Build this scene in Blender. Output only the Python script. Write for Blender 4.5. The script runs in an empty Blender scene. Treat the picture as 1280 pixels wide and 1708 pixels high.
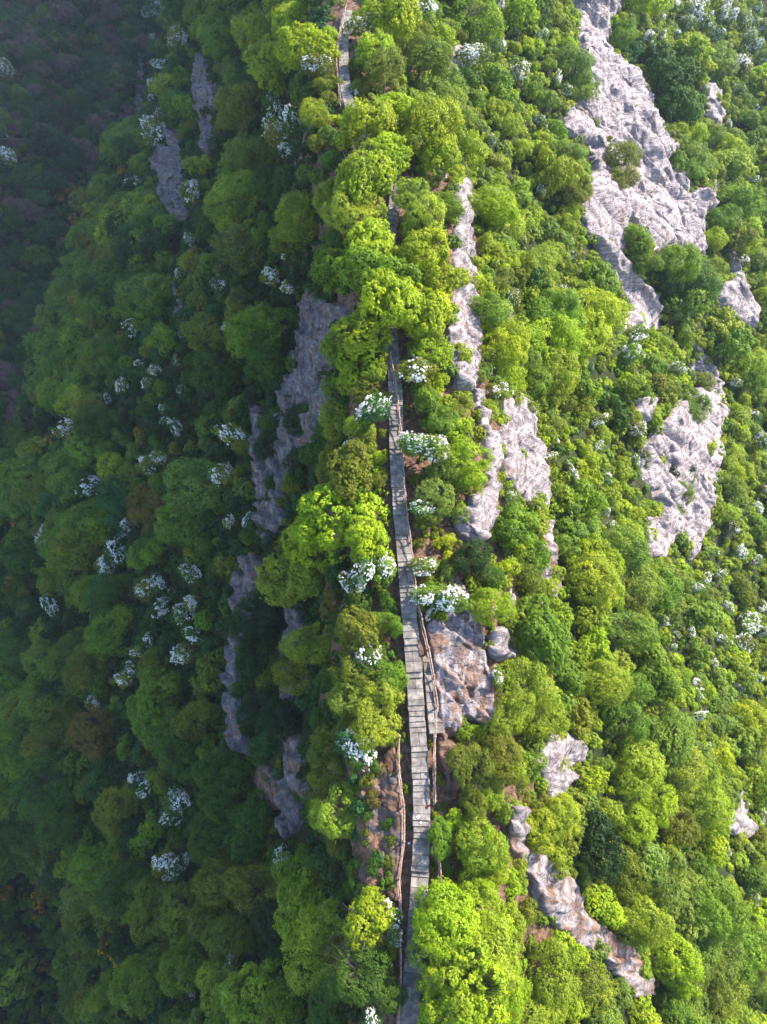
import bpy, math, random, time
import numpy as np
from mathutils import Vector, Matrix, Euler
from mathutils.bvhtree import BVHTree

T0 = time.time()
C = bpy.context.scene.collection
sc = bpy.context.scene
R = math.radians
rnd = random.Random(7)
rng = np.random.default_rng(7)

# ------------------------------------------------------------------ camera
FPX, PW, PH = 1200.0, 1280.0, 1708.0
PITCH = R(60)                       # below the horizon
CAM = np.array([0.0, 0.0, 50.0])
cd = bpy.data.cameras.new('camera')
cam = bpy.data.objects.new('camera', cd)
C.objects.link(cam)
cam.location = CAM
cam.rotation_euler = (R(90) - PITCH, 0, 0)
cd.sensor_fit = 'VERTICAL'
cd.sensor_height = 24
cd.lens = 24 * FPX / PH
cd.clip_start = 0.1
cd.clip_end = 3000
sc.camera = cam

# ------------------------------------------------------------------ light
SUN_EL, SUN_AZ = R(37), R(60)       # azimuth from +Y towards +X
w = bpy.data.worlds.new("World")
sc.world = w
w.use_nodes = True
nt = w.node_tree
bg = nt.nodes['Background']
sky = nt.nodes.new('ShaderNodeTexSky')
sky.sky_type = 'NISHITA'
sky.sun_disc = False
sky.sun_elevation = SUN_EL
sky.sun_rotation = SUN_AZ
sky.altitude = 900
nt.links.new(sky.outputs[0], bg.inputs[0])
bg.inputs[1].default_value = 0.15
sd = bpy.data.lights.new('sun', 'SUN')
sd.energy = 3.9
sd.angle = R(0.5)
sd.color = (1.0, 0.91, 0.77)
sun = bpy.data.objects.new('sun', sd)
C.objects.link(sun)
sdir = Vector((math.cos(SUN_EL) * math.sin(SUN_AZ), math.cos(SUN_EL) * math.cos(SUN_AZ), math.sin(SUN_EL)))
sun.rotation_euler = sdir.to_track_quat('Z', 'Y').to_euler()
sun.location = (80, 40, 120)
sc.view_settings.view_transform = 'Standard'
sc.view_settings.look = 'None'
sc.view_settings.gamma = 1
sc.view_settings.exposure = 1.8
sc.view_settings.use_curve_mapping = False
sc.cycles.max_bounces = 6
sc.cycles.diffuse_bounces = 3
sc.cycles.transmission_bounces = 3
sc.cycles.volume_bounces = 0

# ------------------------------------------------------------------ numeric helpers
def h2(ix, iy, seed):
    n = (ix.astype(np.int64) * 374761393 + iy.astype(np.int64) * 668265263 + seed * 1442695041) & 0xffffffff
    n = ((n ^ (n >> 13)) * 1274126177) & 0xffffffff
    n = (n ^ (n >> 16)) & 0xffffff
    return n / float(0xffffff)

def vnoise(x, y, seed=0):
    x = np.asarray(x, float); y = np.asarray(y, float)
    ix = np.floor(x); iy = np.floor(y)
    fx = x - ix; fy = y - iy
    fx = fx * fx * (3 - 2 * fx); fy = fy * fy * (3 - 2 * fy)
    a = h2(ix, iy, seed); b = h2(ix + 1, iy, seed); c = h2(ix, iy + 1, seed); d = h2(ix + 1, iy + 1, seed)
    return (a * (1 - fx) + b * fx) * (1 - fy) + (c * (1 - fx) + d * fx) * fy

def fbm(x, y, seed=0, octs=4, gain=0.5):
    t = 0; a = 1; s = 0
    for k in range(octs):
        t = t + a * (vnoise(x * 2 ** k, y * 2 ** k, seed + 31 * k) - 0.5); s += a; a *= gain
    return 2 * t / s

def smooth(a, b, x):
    t = np.clip((x - a) / (b - a), 0, 1)
    return t * t * (3 - 2 * t)

CP, SP = math.cos(PITCH), math.sin(PITCH)
def pix_dir(px, py):
    a = (px - PW / 2) / FPX; t = (py - PH / 2) / FPX
    return np.array([a, CP - t * SP, -(SP + t * CP)])   # depth along the view axis = parameter

def project(P):
    P = np.atleast_2d(P)
    d = P - CAM
    dep = d[:, 1] * CP - d[:, 2] * SP
    up = d[:, 1] * SP + d[:, 2] * CP
    dep = np.where(np.abs(dep) < 1e-3, 1e-3, dep)
    return PW / 2 + FPX * d[:, 0] / dep, PH / 2 - FPX * up / dep, dep

# ------------------------------------------------------------------ the ridge: path line and heights
def Zr(y):
    return np.interp(y, [-60, -15, 0, 45, 62, 100, 160, 260, 420], [-6, -2.2, 0, 7.6, 8.4, 7.0, 10, 30, 45])  # far, unseen stretch of ridge raised to throw shade into the valley

PATH_PX = [(583, 8), (573, 50), (573, 100), (577, 160), (592, 200), (620, 240), (655, 280), (668, 300), (660, 335), (652, 370), (648, 420),
           (648, 480), (650, 540), (654, 590), (660, 620), (661, 650), (661, 700), (661, 760), (664, 800), (668, 850), (673, 900), (677, 950),
           (680, 1000), (685, 1050), (690, 1100), (693, 1150), (695, 1200), (700, 1250), (703, 1300), (705, 1350), (704, 1400),
           (702, 1450), (699, 1500), (695, 1550), (690, 1600), (686, 1650), (683, 1708), (680, 1760), (677, 1850), (676, 1950), (678, 2060)]

def on_ridge(px, py, dz=0.0):
    d = pix_dir(px, py)
    lo, hi = 10.0, 250.0
    f = lambda k: CAM[2] + d[2] * k - (Zr(d[1] * k) + dz)
    for _ in range(60):
        m = (lo + hi) / 2
        if f(m) > 0: lo = m
        else: hi = m
    return CAM + d * lo

path_pts = np.array([on_ridge(*p) for p in PATH_PX])[::-1]       # now from near (low y) to far
PY, PX_ = path_pts[:, 1], path_pts[:, 0]
def xr(y):
    y = np.asarray(y, float)
    k = [-3, -1.5, 0, 1.5, 3]
    base = sum(np.interp(y + q, np.concatenate([[-80], PY, [PY[-1] + 60, 420]]),
                         np.concatenate([[PX_[0] - 2], PX_, [PX_[-1] - 4, PX_[-1] + 10]])) for q in k) / 5
    return base

# ------------------------------------------------------------------ the hillside as a height function
def terrain(x, y):
    x = np.asarray(x, float); y = np.asarray(y, float)
    s = x - xr(y)
    wob = 1.2 * fbm(y / 9.0, s / 30.0, 3, 3)
    sr = s + wob * smooth(3, 7, s)
    sl = -s + wob * smooth(2.5, 5, -s)
    # right hand side
    far = smooth(20, 130, y)
    tr = 1.02 * (1 - far) + 0.62 * far
    zr = np.interp(sr, [-5, 0, 2, 5.5, 6.6, 9.5, 11.2], [0, 0, -0.35, -1.0, -3.6, -5.6, -10.0])
    zr = zr - tr * np.maximum(sr - 11.2, 0) + (tr * 0.35) * np.maximum(sr - 85, 0)
    # left hand side
    ll = np.maximum(sl, 0)
    cliff_b = 8.5 + 1.5 * fbm(y / 14.0, 0.3, 17, 2)
    zl = -0.5 * smooth(0, 3.2, ll) * 1.4 - 15.0 * smooth(3.0, cliff_b, ll) ** 0.9
    tl = 1.10 + 0.12 * smooth(80, 200, y)
    zl = zl - tl * np.maximum(ll - cliff_b + 0.6, 0)
    brow = np.interp(y, [-60, -12, 2, 14, 30, 60, 90, 130, 180, 260, 420], [30, 30, 30, 50, 74, 80, 80, 75, 72, 78, 90])
    brow = brow + 5 * fbm(y / 22.0, 0.0, 5, 2)
    zl = zl - 1.5 * np.maximum(ll - brow, 0)
    opp = -116 + 0.05 * (ll - 90) + 0.55 * np.maximum(ll - 100 - 8 * fbm(y / 40.0, 1.0, 9, 2), 0)
    k = 6.0
    zl = np.logaddexp(zl / k, opp / k) * k
    z = np.where(s > 0, zr, zl)
    # spurs and gullies running down both flanks
    m = smooth(9, 28, np.abs(s))
    ribs = fbm(y / 17.0 + s * 0.010, s / 60.0, 11, 3)
    z = z + m * (4.2 * ribs + 1.6 * fbm(x / 7.0, y / 7.0, 23, 3))
    z = z + 0.22 * fbm(x / 1.7, y / 1.7, 41, 3) * (0.25 + 0.75 * smooth(1.2, 3, np.abs(s)))
    return np.interp(y, [-60, 100, 160, 260, 420], [0, 0, 0, 0, 0]) + Zr(np.minimum(y, 160)) + (Zr(y) - Zr(np.minimum(y, 160))) * smooth(60, 15, np.abs(s)) - 0.45 + z

def t1(x, y):
    return float(terrain(np.array([x]), np.array([y]))[0])

def new_mesh(name, verts, faces, smooth_shade=False):
    """verts (N,3), faces list of index arrays of one size or mixed list"""
    me = bpy.data.meshes.new(name)
    if isinstance(faces, np.ndarray):
        n, k = faces.shape
        me.vertices.add(len(verts)); me.vertices.foreach_set('co', np.asarray(verts, np.float32).ravel())
        me.loops.add(n * k); me.loops.foreach_set('vertex_index', faces.astype(np.int32).ravel())
        me.polygons.add(n); me.polygons.foreach_set('loop_start', np.arange(0, n * k, k, dtype=np.int32))
        me.update(calc_edges=True)
    else:
        me.from_pydata([tuple(v) for v in verts], [], [tuple(f) for f in faces]); me.update()
    if smooth_shade:
        me.polygons.foreach_set('use_smooth', [True] * len(me.polygons))
    return me

def link(name, me, mat=None, parent=None):
    o = bpy.data.objects.new(name, me)
    C.objects.link(o)
    if mat is not None and me is not None and not me.materials: me.materials.append(mat)
    if parent is not None: o.parent = parent
    return o

def add_attr(me, name, data, typ='FLOAT', dom='POINT'):
    a = me.attributes.new(name, typ, dom)
    a.data.foreach_set('value' if typ == 'FLOAT' else 'vector', np.asarray(data, np.float32).ravel())

def grid_faces(nu, nv):
    i = np.arange(nu - 1)[:, None] * nv + np.arange(nv - 1)[None, :]
    i = i.ravel()
    return np.stack([i, i + nv, i + nv + 1, i + 1], 1)

# ------------------------------------------------------------------ node helpers
class NT:
    def __init__(s, name):
        s.m = bpy.data.materials.new(name); s.m.use_nodes = True
        s.t = s.m.node_tree; s.t.nodes.clear()
        s.out = s.n('ShaderNodeOutputMaterial')
    def n(s, typ, **kw):
        nd = s.t.nodes.new(typ)
        for k, v in kw.items():
            if k.startswith('i_'):
                nd.inputs[k[2:].replace('_', ' ')].default_value = v
            else: setattr(nd, k, v)
        return nd
    def l(s, a, b): s.t.links.new(a, b)
    def noise(s, vec, scale, detail=4, rough=0.55, dist=0.0):
        nd = s.n('ShaderNodeTexNoise'); nd.inputs['Scale'].default_value = scale
        nd.inputs['Detail'].default_value = detail; nd.inputs['Roughness'].default_value = rough
        nd.inputs['Distortion'].default_value = dist
        if vec is not None: s.l(vec, nd.inputs['Vector'])
        return nd.outputs[0]
    def ramp(s, fac, stops):
        r = s.n('ShaderNodeValToRGB'); e = r.color_ramp.elements
        while len(e) < len(stops): e.new(0.5)
        for q, (p, c) in zip(e, stops):
            q.position = p; q.color = (c[0], c[1], c[2], 1) if hasattr(c, '__len__') else (c, c, c, 1)
        s.l(fac, r.inputs[0]); return r.outputs[0]
    def mix(s, fac, a, b, mode='MIX'):
        m = s.n('ShaderNodeMix', data_type='RGBA', blend_type=mode)
        for sock, v in ((m.inputs[0], fac), (m.inputs[6], a), (m.inputs[7], b)):
            if hasattr(v, 'is_linked') or hasattr(v, 'links'): s.l(v, sock)
            elif hasattr(v, '__len__'): sock.default_value = (v[0], v[1], v[2], 1)
            else: sock.default_value = v
        return m.outputs[2]
    def math(s, op, a, b=0.0):
        m = s.n('ShaderNodeMath', operation=op)
        for sock, v in ((m.inputs[0], a), (m.inputs[1], b)):
            if hasattr(v, 'links'): s.l(v, sock)
            else: sock.default_value = v
        return m.outputs[0]
    def geo(s): return s.n('ShaderNodeNewGeometry').outputs['Position']
    def obj(s): return s.n('ShaderNodeTexCoord').outputs['Object']
    def attr(s, name, typ='GEOMETRY'):
        return s.n('ShaderNodeAttribute', attribute_name=name, attribute_type=typ)
    def bump(s, h, strength=0.5, dist=0.1):
        b = s.n('ShaderNodeBump'); b.inputs['Strength'].default_value = strength; b.inputs['Distance'].default_value = dist
        s.l(h, b.inputs['Height']); return b.outputs[0]
    def finish(s, col, rough=0.85, normal=None, spec=0.2):
        p = s.n('ShaderNodeBsdfPrincipled'); p.inputs['Roughness'].default_value = rough
        p.inputs['Specular IOR Level'].default_value = spec
        if hasattr(col, 'links'): s.l(col, p.inputs['Base Color'])
        else: p.inputs['Base Color'].default_value = (*col, 1)
        if normal is not None: s.l(normal, p.inputs['Normal'])
        s.l(p.outputs[0], s.out.inputs[0]); return s.m

def mapped(n, vec, scale, rot=(0, 0, 0)):
    m = n.n('ShaderNodeMapping'); m.inputs['Scale'].default_value = scale; m.inputs['Rotation'].default_value = rot
    n.l(vec, m.inputs['Vector']); return m.outputs[0]

# leaves: colour = tint of the individual, varied leaf by leaf
def leaf_mat(name, trans=0.36):
    n = NT(name)
    tint = n.attr('tint', 'INSTANCER').outputs['Color']
    lv = n.attr('leaf_tone').outputs['Fac']
    young = n.mix(1.0, tint, (1.38, 1.26, 0.8), 'MULTIPLY')
    old = n.mix(1.0, tint, (0.52, 0.62, 0.66), 'MULTIPLY')
    c = n.mix(lv, old, young)
    nz = n.noise(n.geo(), 0.35, 3)
    c = n.mix(1.0, c, n.ramp(nz, [(0.3, (0.82, 0.86, 0.95)), (0.7, (1.16, 1.1, 0.95))]), 'MULTIPLY')
    d = n.n('ShaderNodeBsdfPrincipled'); d.inputs['Roughness'].default_value = 0.55; d.inputs['Specular IOR Level'].default_value = 0.22
    n.l(c, d.inputs['Base Color'])
    tr = n.n('ShaderNodeBsdfTranslucent')
    ct = n.mix(1.0, c, (1.15, 1.25, 0.5), 'MULTIPLY')
    n.l(ct, tr.inputs['Color'])
    mx = n.n('ShaderNodeMixShader'); mx.inputs[0].default_value = trans
    n.l(d.outputs[0], mx.inputs[1]); n.l(tr.outputs[0], mx.inputs[2])
    n.l(mx.outputs[0], n.out.inputs[0])
    return n.m

M = {}
M['leaf'] = leaf_mat('foliage')
n = NT('blossom')
lv = n.attr('leaf_tone').outputs['Fac']
M['blossom'] = n.finish(n.ramp(lv, [(0, (0.45, 0.46, 0.34)), (0.4, (0.74, 0.73, 0.66)), (1, (0.86, 0.85, 0.80))]), 0.7)
n = NT('yellow_blossom')
lv = n.attr('leaf_tone').outputs['Fac']
M['orange'] = n.finish(n.ramp(lv, [(0, (0.42, 0.2, 0.01)), (1, (0.75, 0.42, 0.02))]), 0.7)
n = NT('bark')
g = n.obj()
b = n.noise(mapped(n, g, (9, 9, 2)), 2.0, 5)
M['bark'] = n.finish(n.ramp(b, [(0.3, (0.05, 0.04, 0.035)), (0.7, (0.17, 0.14, 0.12))]), 0.9, n.bump(b, 0.6, 0.05))

# rock: pale pinkish limestone, streaked along its beds, lichen and rusty stains
def rock_mat(name, tone=1.0, soil=0.0):
    n = NT(name)
    g = n.geo()
    st = mapped(n, g, (0.2, 0.8, 3.0), (R(20), R(35), R(25)))
    a = n.noise(st, 1.1, 8, 0.62, 0.6)
    f = n.noise(g, 2.3, 8, 0.78)
    wet = n.ramp(n.noise(mapped(n, g, (1.6, 0.35, 0.25), (0, R(12), R(-18))), 1.0, 6, 0.65, 0.4), [(0.52, 1.0), (0.62, 0.45)])
    v = n.n('ShaderNodeTexVoronoi', feature='DISTANCE_TO_EDGE'); v.inputs['Scale'].default_value = 0.55
    wp = n.n('ShaderNodeVectorMath', operation='ADD'); nz3 = n.n('ShaderNodeTexNoise'); nz3.inputs['Scale'].default_value = 0.6
    nz3.inputs['Detail'].default_value = 5
    n.l(st, nz3.inputs['Vector']); n.l(st, wp.inputs[0]); n.l(nz3.outputs[1], wp.inputs[1]); n.l(wp.outputs[0], v.inputs['Vector'])
    cr = n.ramp(v.outputs[0], [(0.0, 0.6), (0.03, 1.0)])
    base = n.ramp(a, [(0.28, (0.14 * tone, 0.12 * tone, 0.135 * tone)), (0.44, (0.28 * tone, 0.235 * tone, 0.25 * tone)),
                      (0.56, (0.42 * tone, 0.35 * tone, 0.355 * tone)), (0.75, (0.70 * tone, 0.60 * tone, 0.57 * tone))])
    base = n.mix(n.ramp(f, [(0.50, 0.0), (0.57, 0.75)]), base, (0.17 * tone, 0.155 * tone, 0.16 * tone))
    base = n.mix(n.ramp(n.noise(g, 0.45, 6, 0.65, 0.8), [(0.60 - soil, 0.0), (0.68 - soil, 0.85)]), base,
                 n.ramp(n.noise(g, 2.0, 5), [(0.35, (0.15, 0.075, 0.05)), (0.65, (0.33, 0.19, 0.12))]))
    base = n.mix(1.0, base, cr, 'MULTIPLY')
    base = n.mix(0.8, base, wet, 'MULTIPLY')
    hh = n.math('ADD', n.math('MULTIPLY', a, 1.0), n.math('MULTIPLY', f, 0.35))
    hh = n.math('ADD', hh, n.math('MULTIPLY', cr, 0.15))
    return n.finish(base, 0.92, n.bump(hh, 1.0, 0.7))
M['rock'] = rock_mat('limestone', 1.15)
M['rock_soil'] = rock_mat('weathered_limestone', 1.12, 0.12)
M['rock_shade_tone'] = rock_mat('shade_toned_limestone', 0.6, 0.06)  # same limestone darkened, painting in the shade of the left cliffs; flake shares it
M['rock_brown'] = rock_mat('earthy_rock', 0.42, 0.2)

n = NT('hillside_soil')
g = n.geo()
a = n.noise(g, 0.5, 6, 0.6); f = n.noise(g, 3.0, 5, 0.65)
green = n.ramp(f, [(0.35, (0.010, 0.015, 0.004)), (0.65, (0.035, 0.045, 0.010))])  # undergrowth green, darkened to paint in the shade between crowns
brown = n.ramp(f, [(0.32, (0.045, 0.028, 0.02)), (0.5, (0.13, 0.075, 0.05)), (0.68, (0.26, 0.15, 0.10))])
crest = n.attr('crest').outputs['Fac']
fac = n.math('ADD', crest, n.math('MULTIPLY', n.math('SUBTRACT', a, 0.5), 1.6))
M['hill'] = n.finish(n.mix(n.ramp(fac, [(0.25, 0.0), (0.6, 1.0)]), green, brown), 0.95, n.bump(f, 0.8, 0.3))

n = NT('step_stone')
g = n.geo(); tn = n.attr('tint', 'OBJECT').outputs['Fac']
a = n.noise(g, 2.2, 6, 0.65); f = n.noise(g, 14, 4, 0.7)
c = n.ramp(a, [(0.32, (0.10, 0.088, 0.08)), (0.5, (0.22, 0.192, 0.175)), (0.68, (0.37, 0.325, 0.285))])
c = n.mix(n.ramp(f, [(0.45, 0.0), (0.7, 0.6)]), c, (0.12, 0.12, 0.12))
c = n.mix(1.0, c, n.ramp(tn, [(0, 0.68), (1, 1.12)]), 'MULTIPLY')
M['stone'] = n.finish(c, 0.9, n.bump(n.math('ADD', a, n.math('MULTIPLY', f, 0.4)), 0.7, 0.04))
n = NT('rubble_wall')
g = n.geo()
v = n.n('ShaderNodeTexVoronoi'); v.inputs['Scale'].default_value = 4.0; n.l(g, v.inputs['Vector'])
c = n.ramp(v.outputs[0], [(0.1, (0.2, 0.18, 0.17)), (0.6, (0.07, 0.06, 0.055))])
M['wall'] = n.finish(c, 0.95, n.bump(v.outputs[0], 0.8, 0.05))
n = NT('rail_log')
g = n.obj()
a = n.noise(mapped(n, g, (3, 3, 3)), 2.5, 5, 0.6)
M['log'] = n.finish(n.ramp(a, [(0.3, (0.13, 0.075, 0.06)), (0.5, (0.29, 0.185, 0.145)), (0.7, (0.50, 0.37, 0.30))]), 0.8, n.bump(a, 0.5, 0.02))
n = NT('paper'); M['paper'] = n.finish((0.75, 0.76, 0.78), 0.6)
n = NT('red_plastic'); M['red'] = n.finish((0.5, 0.03, 0.03), 0.5)

# ------------------------------------------------------------------ terrain mesh
def axis(knots):
    out = [knots[0][0]]
    for (a, st), (b, _) in zip(knots[:-1], knots[1:]):
        k = max(1, int(round((b - a) / st)))
        out += list(a + (b - a) * (np.arange(k) + 1) / k)
    return np.array(out)
US = axis([(-60, 2.5), (-20, 0.6), (110, 1.0), (200, 2.5), (420, 1)])
SS = axis([(-330, 6), (-130, 1.8), (-60, 1.0), (-12, 0.45), (14, 0.9), (60, 1.6), (130, 6), (330, 1)])
UU, S2 = np.meshgrid(US, SS, indexing='ij')
XX = xr(UU) + S2
ZZ = terrain(XX, UU)
TV = np.stack([XX.ravel(), UU.ravel(), ZZ.ravel()], 1)
TF = grid_faces(len(US), len(SS))
me = new_mesh('hillside', TV, TF[:, ::-1], True)
cr = smooth(10, 5, np.abs(S2.ravel() - 1.0)) * 0.75 + 0.1
add_attr(me, 'crest', cr)
hill = link('hillside', me, M['hill'])
hill['kind'] = 'structure'
hill['label'] = 'steep two-sided mountain ridge under the trees, with bare reddish soil along its crest'
bvh = BVHTree.FromPolygons([tuple(v) for v in TV], [tuple(f) for f in TF])

def hit(px, py, lift=0.0):
    """where the sight line through a pixel meets the hillside raised by lift; returns base point on the hillside, depth"""
    d = pix_dir(px, py)
    L = np.linalg.norm(d)
    r = bvh.ray_cast(Vector((CAM[0], CAM[1], CAM[2] - lift)), Vector(d / L))
    if r[0] is None: return None
    p = np.array(r[0])
    return p, r[3] / L, r[1]

# ------------------------------------------------------------------ polygons (rock seen in the photograph)
ROCKS = [
 ('strip', [(758,285),(776,300),(786,420),(795,520),(800,600),(790,655),(752,652),(746,560),(758,500),(755,400)], 'rock', 'narrow white limestone edge running up the ridge crest above the reddish soil'),
 ('shelf', [(788,650),(803,655),(812,720),(830,720),(833,800),(822,880),(800,905),(765,895),(755,875),(780,830),(808,815),(800,740)], 'rock', 'broken pale limestone ledge below the narrow white crest edge'),
 ('outer', [(845,652),(872,655),(893,720),(900,760),(912,850),(900,868),(885,850),(868,830),(850,812),(835,760),(838,700)], 'rock', 'pale limestone block with a dark standing flake, overlooking the sunlit slope'),
 ('outer2', [(890,870),(915,870),(932,960),(935,1010),(915,990),(900,950)], 'rock_soil', 'small shaded limestone step between two bright green trees'),
 ('lower', [(742,935),(765,965),(792,1015),(810,1080),(826,1150),(832,1222),(805,1218),(775,1195),(755,1225),(735,1240),(728,1180),(722,1110),(712,1050),(728,1000)], 'rock_soil', 'reddish-stained limestone crest beside the stairs and the paved terrace'),
 ('crestlow', [(730,1225),(757,1235),(768,1270),(778,1312),(760,1325),(737,1315)], 'rock_brown', 'small earthy rock mound next to the log rail below the terrace'),
 ('mid', [(846,985),(858,1050),(862,1097),(838,1105),(812,1090),(818,1060),(838,1040)], 'rock', 'small pale rock ledge right of the reddish crest rock'),
 ('block', [(868,1235),(900,1228),(935,1222),(970,1240),(972,1290),(940,1312),(918,1335),(895,1290)], 'rock', 'squarish pale limestone face above the dark evergreen tree'),
 ('ribbon', [(842,1340),(868,1344),(876,1400),(912,1432),(946,1464),(970,1514),(1008,1550),(1068,1594),(1088,1660),(1050,1660),(1005,1598),(955,1570),(896,1518),(876,1455),(850,1425)], 'rock_soil', 'long ragged ribbon of pale rock stepping down the lower sunlit slope'),
 ('slab', [(955,-10),(1035,-10),(1037,18),(1012,40),(1012,90),(1035,110),(1065,130),(1085,180),(1100,215),(1122,240),(1125,255),(1112,272),(1140,292),(1144,325),(1190,300),(1202,345),(1175,350),(1172,428),(1150,422),(1110,412),(1090,422),(1060,382),(1045,370),(1038,440),(1060,470),(1095,490),(1102,530),(1105,552),(1050,548),(1030,540),(1050,510),(1030,470),(1000,430),(975,372),(968,350),(985,320),(985,240),(960,230),(943,225),(943,180),(965,150),(983,140),(970,100)], 'rock', 'large bare slab of streaked pinkish-white limestone high on the sunlit slope'),
 ('slab2', [(1215,418),(1240,470),(1260,520),(1256,552),(1240,547),(1225,522),(1193,512),(1198,480),(1225,470)], 'rock', 'small pale slab at the far edge of the sunlit slope'),
 ('mass', [(1155,570),(1178,600),(1197,620),(1212,690),(1195,720),(1200,765),(1185,832),(1170,900),(1150,932),(1135,880),(1102,942),(1085,932),(1073,890),(1070,862),(1098,870),(1090,830),(1062,780),(1073,740),(1110,700),(1130,670),(1160,655),(1150,620)], 'rock', 'wide rough whitish rock face with shrubs growing in its middle'),
 ('low_slab', [(1230,1308),(1243,1350),(1252,1392),(1240,1402),(1205,1382),(1213,1360),(1225,1340)], 'rock', 'small smooth grey-pink slab low on the sunlit slope'),
 ('tiny', [(1178,128),(1200,165),(1203,210),(1188,205),(1178,190)], 'rock', 'little pale rock beside the big dark green tree'),
 ('top', [(755,80),(771,88),(768,110),(752,140),(739,132),(745,105)], 'rock_soil', 'little pinkish rock near the blossoming shrubs at the top of the ridge'),
 ('cliff', [(525,462),(537,500),(580,510),(584,530),(570,565),(547,640),(552,700),(520,752),(482,792),(472,832),(438,834),(428,800),(430,760),(468,740),(478,640),(498,610),(506,520)], 'rock_shade_tone', 'grey-lavender cliff in shade under the ridge crest trees'),
 ('cliff2', [(425,668),(440,700),(447,765),(430,782),(422,740)], 'rock_shade_tone', 'narrow sliver of shaded rock beside the shaded crest cliff'),
 ('cliff3', [(402,925),(430,918),(442,960),(412,1040),(400,1120),(402,1180),(420,1255),(395,1255),(376,1190),(383,1100),(392,1000)], 'rock_shade_tone', 'tall shaded rock wall with purple cast below the big lime-green tree'),
 ('cliff4', [(485,1000),(507,1005),(502,1080),(492,1180),(508,1260),(524,1300),(502,1382),(480,1402),(468,1330),(483,1260),(474,1190),(478,1100)], 'rock_shade_tone', 'long dark crevice wall of rock between two rows of ridge trees'),
 ('cliff5', [(432,840),(470,832),(482,870),(452,920),(428,890)], 'rock_shade_tone', 'small shaded rock knob under the yellow-green branches'),
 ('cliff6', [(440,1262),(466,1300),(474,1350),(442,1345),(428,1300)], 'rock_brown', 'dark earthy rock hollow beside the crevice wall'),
 ('left_a', [(290,208),(311,240),(306,290),(314,365),(295,370),(273,350),(263,290),(257,270),(274,240)], 'rock_shade_tone', 'purplish rock patch with white-blossomed shrubs around it, on the shaded slope'),
 ('left_b', [(333,83),(349,110),(364,150),(361,200),(356,262),(341,250),(336,190),(323,150)], 'rock_shade_tone', 'tall purplish rock strip high on the shaded slope'),
 ('left_c', [(231,90),(239,100),(241,192),(228,192),(226,160)], 'rock_shade_tone', 'faint thin rock strip at the outer edge of the shaded slope'),
 ('left_d', [(300,478),(309,490),(306,572),(297,562)], 'rock_shade_tone', 'thin rock sliver in the middle of the shaded slope'),
 ('soil', [(603,1330),(625,1290),(655,1235),(672,1300),(672,1400),(662,1500),(608,1492)], 'rock_brown', 'bare brown earth bank with dark rocks beside the stairs'),
 ('scree', [(1060,660),(1090,670),(1100,690),(1078,705),(1062,700)], 'rock', 'small pale rock just above the wide rough whitish face'),
]
def poly_sd(px, py, poly):
    """signed distance in pixels, positive inside"""
    px = np.asarray(px, float); py = np.asarray(py, float)
    P = np.array(poly, float); Q = np.roll(P, -1, 0)
    inside = np.zeros(px.shape, bool); d2 = np.full(px.shape, 1e12)
    for (x1, y1), (x2, y2) in zip(P, Q):
        ex, ey = x2 - x1, y2 - y1
        t = np.clip(((px - x1) * ex + (py - y1) * ey) / (ex * ex + ey * ey + 1e-9), 0, 1)
        d2 = np.minimum(d2, (px - x1 - t * ex) ** 2 + (py - y1 - t * ey) ** 2)
        c = ((y1 > py) != (y2 > py)) & (px < (x2 - x1) * (py - y1) / (y2 - y1 + 1e-12) + x1)
        inside ^= c
    return np.where(inside, 1, -1) * np.sqrt(d2)

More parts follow.
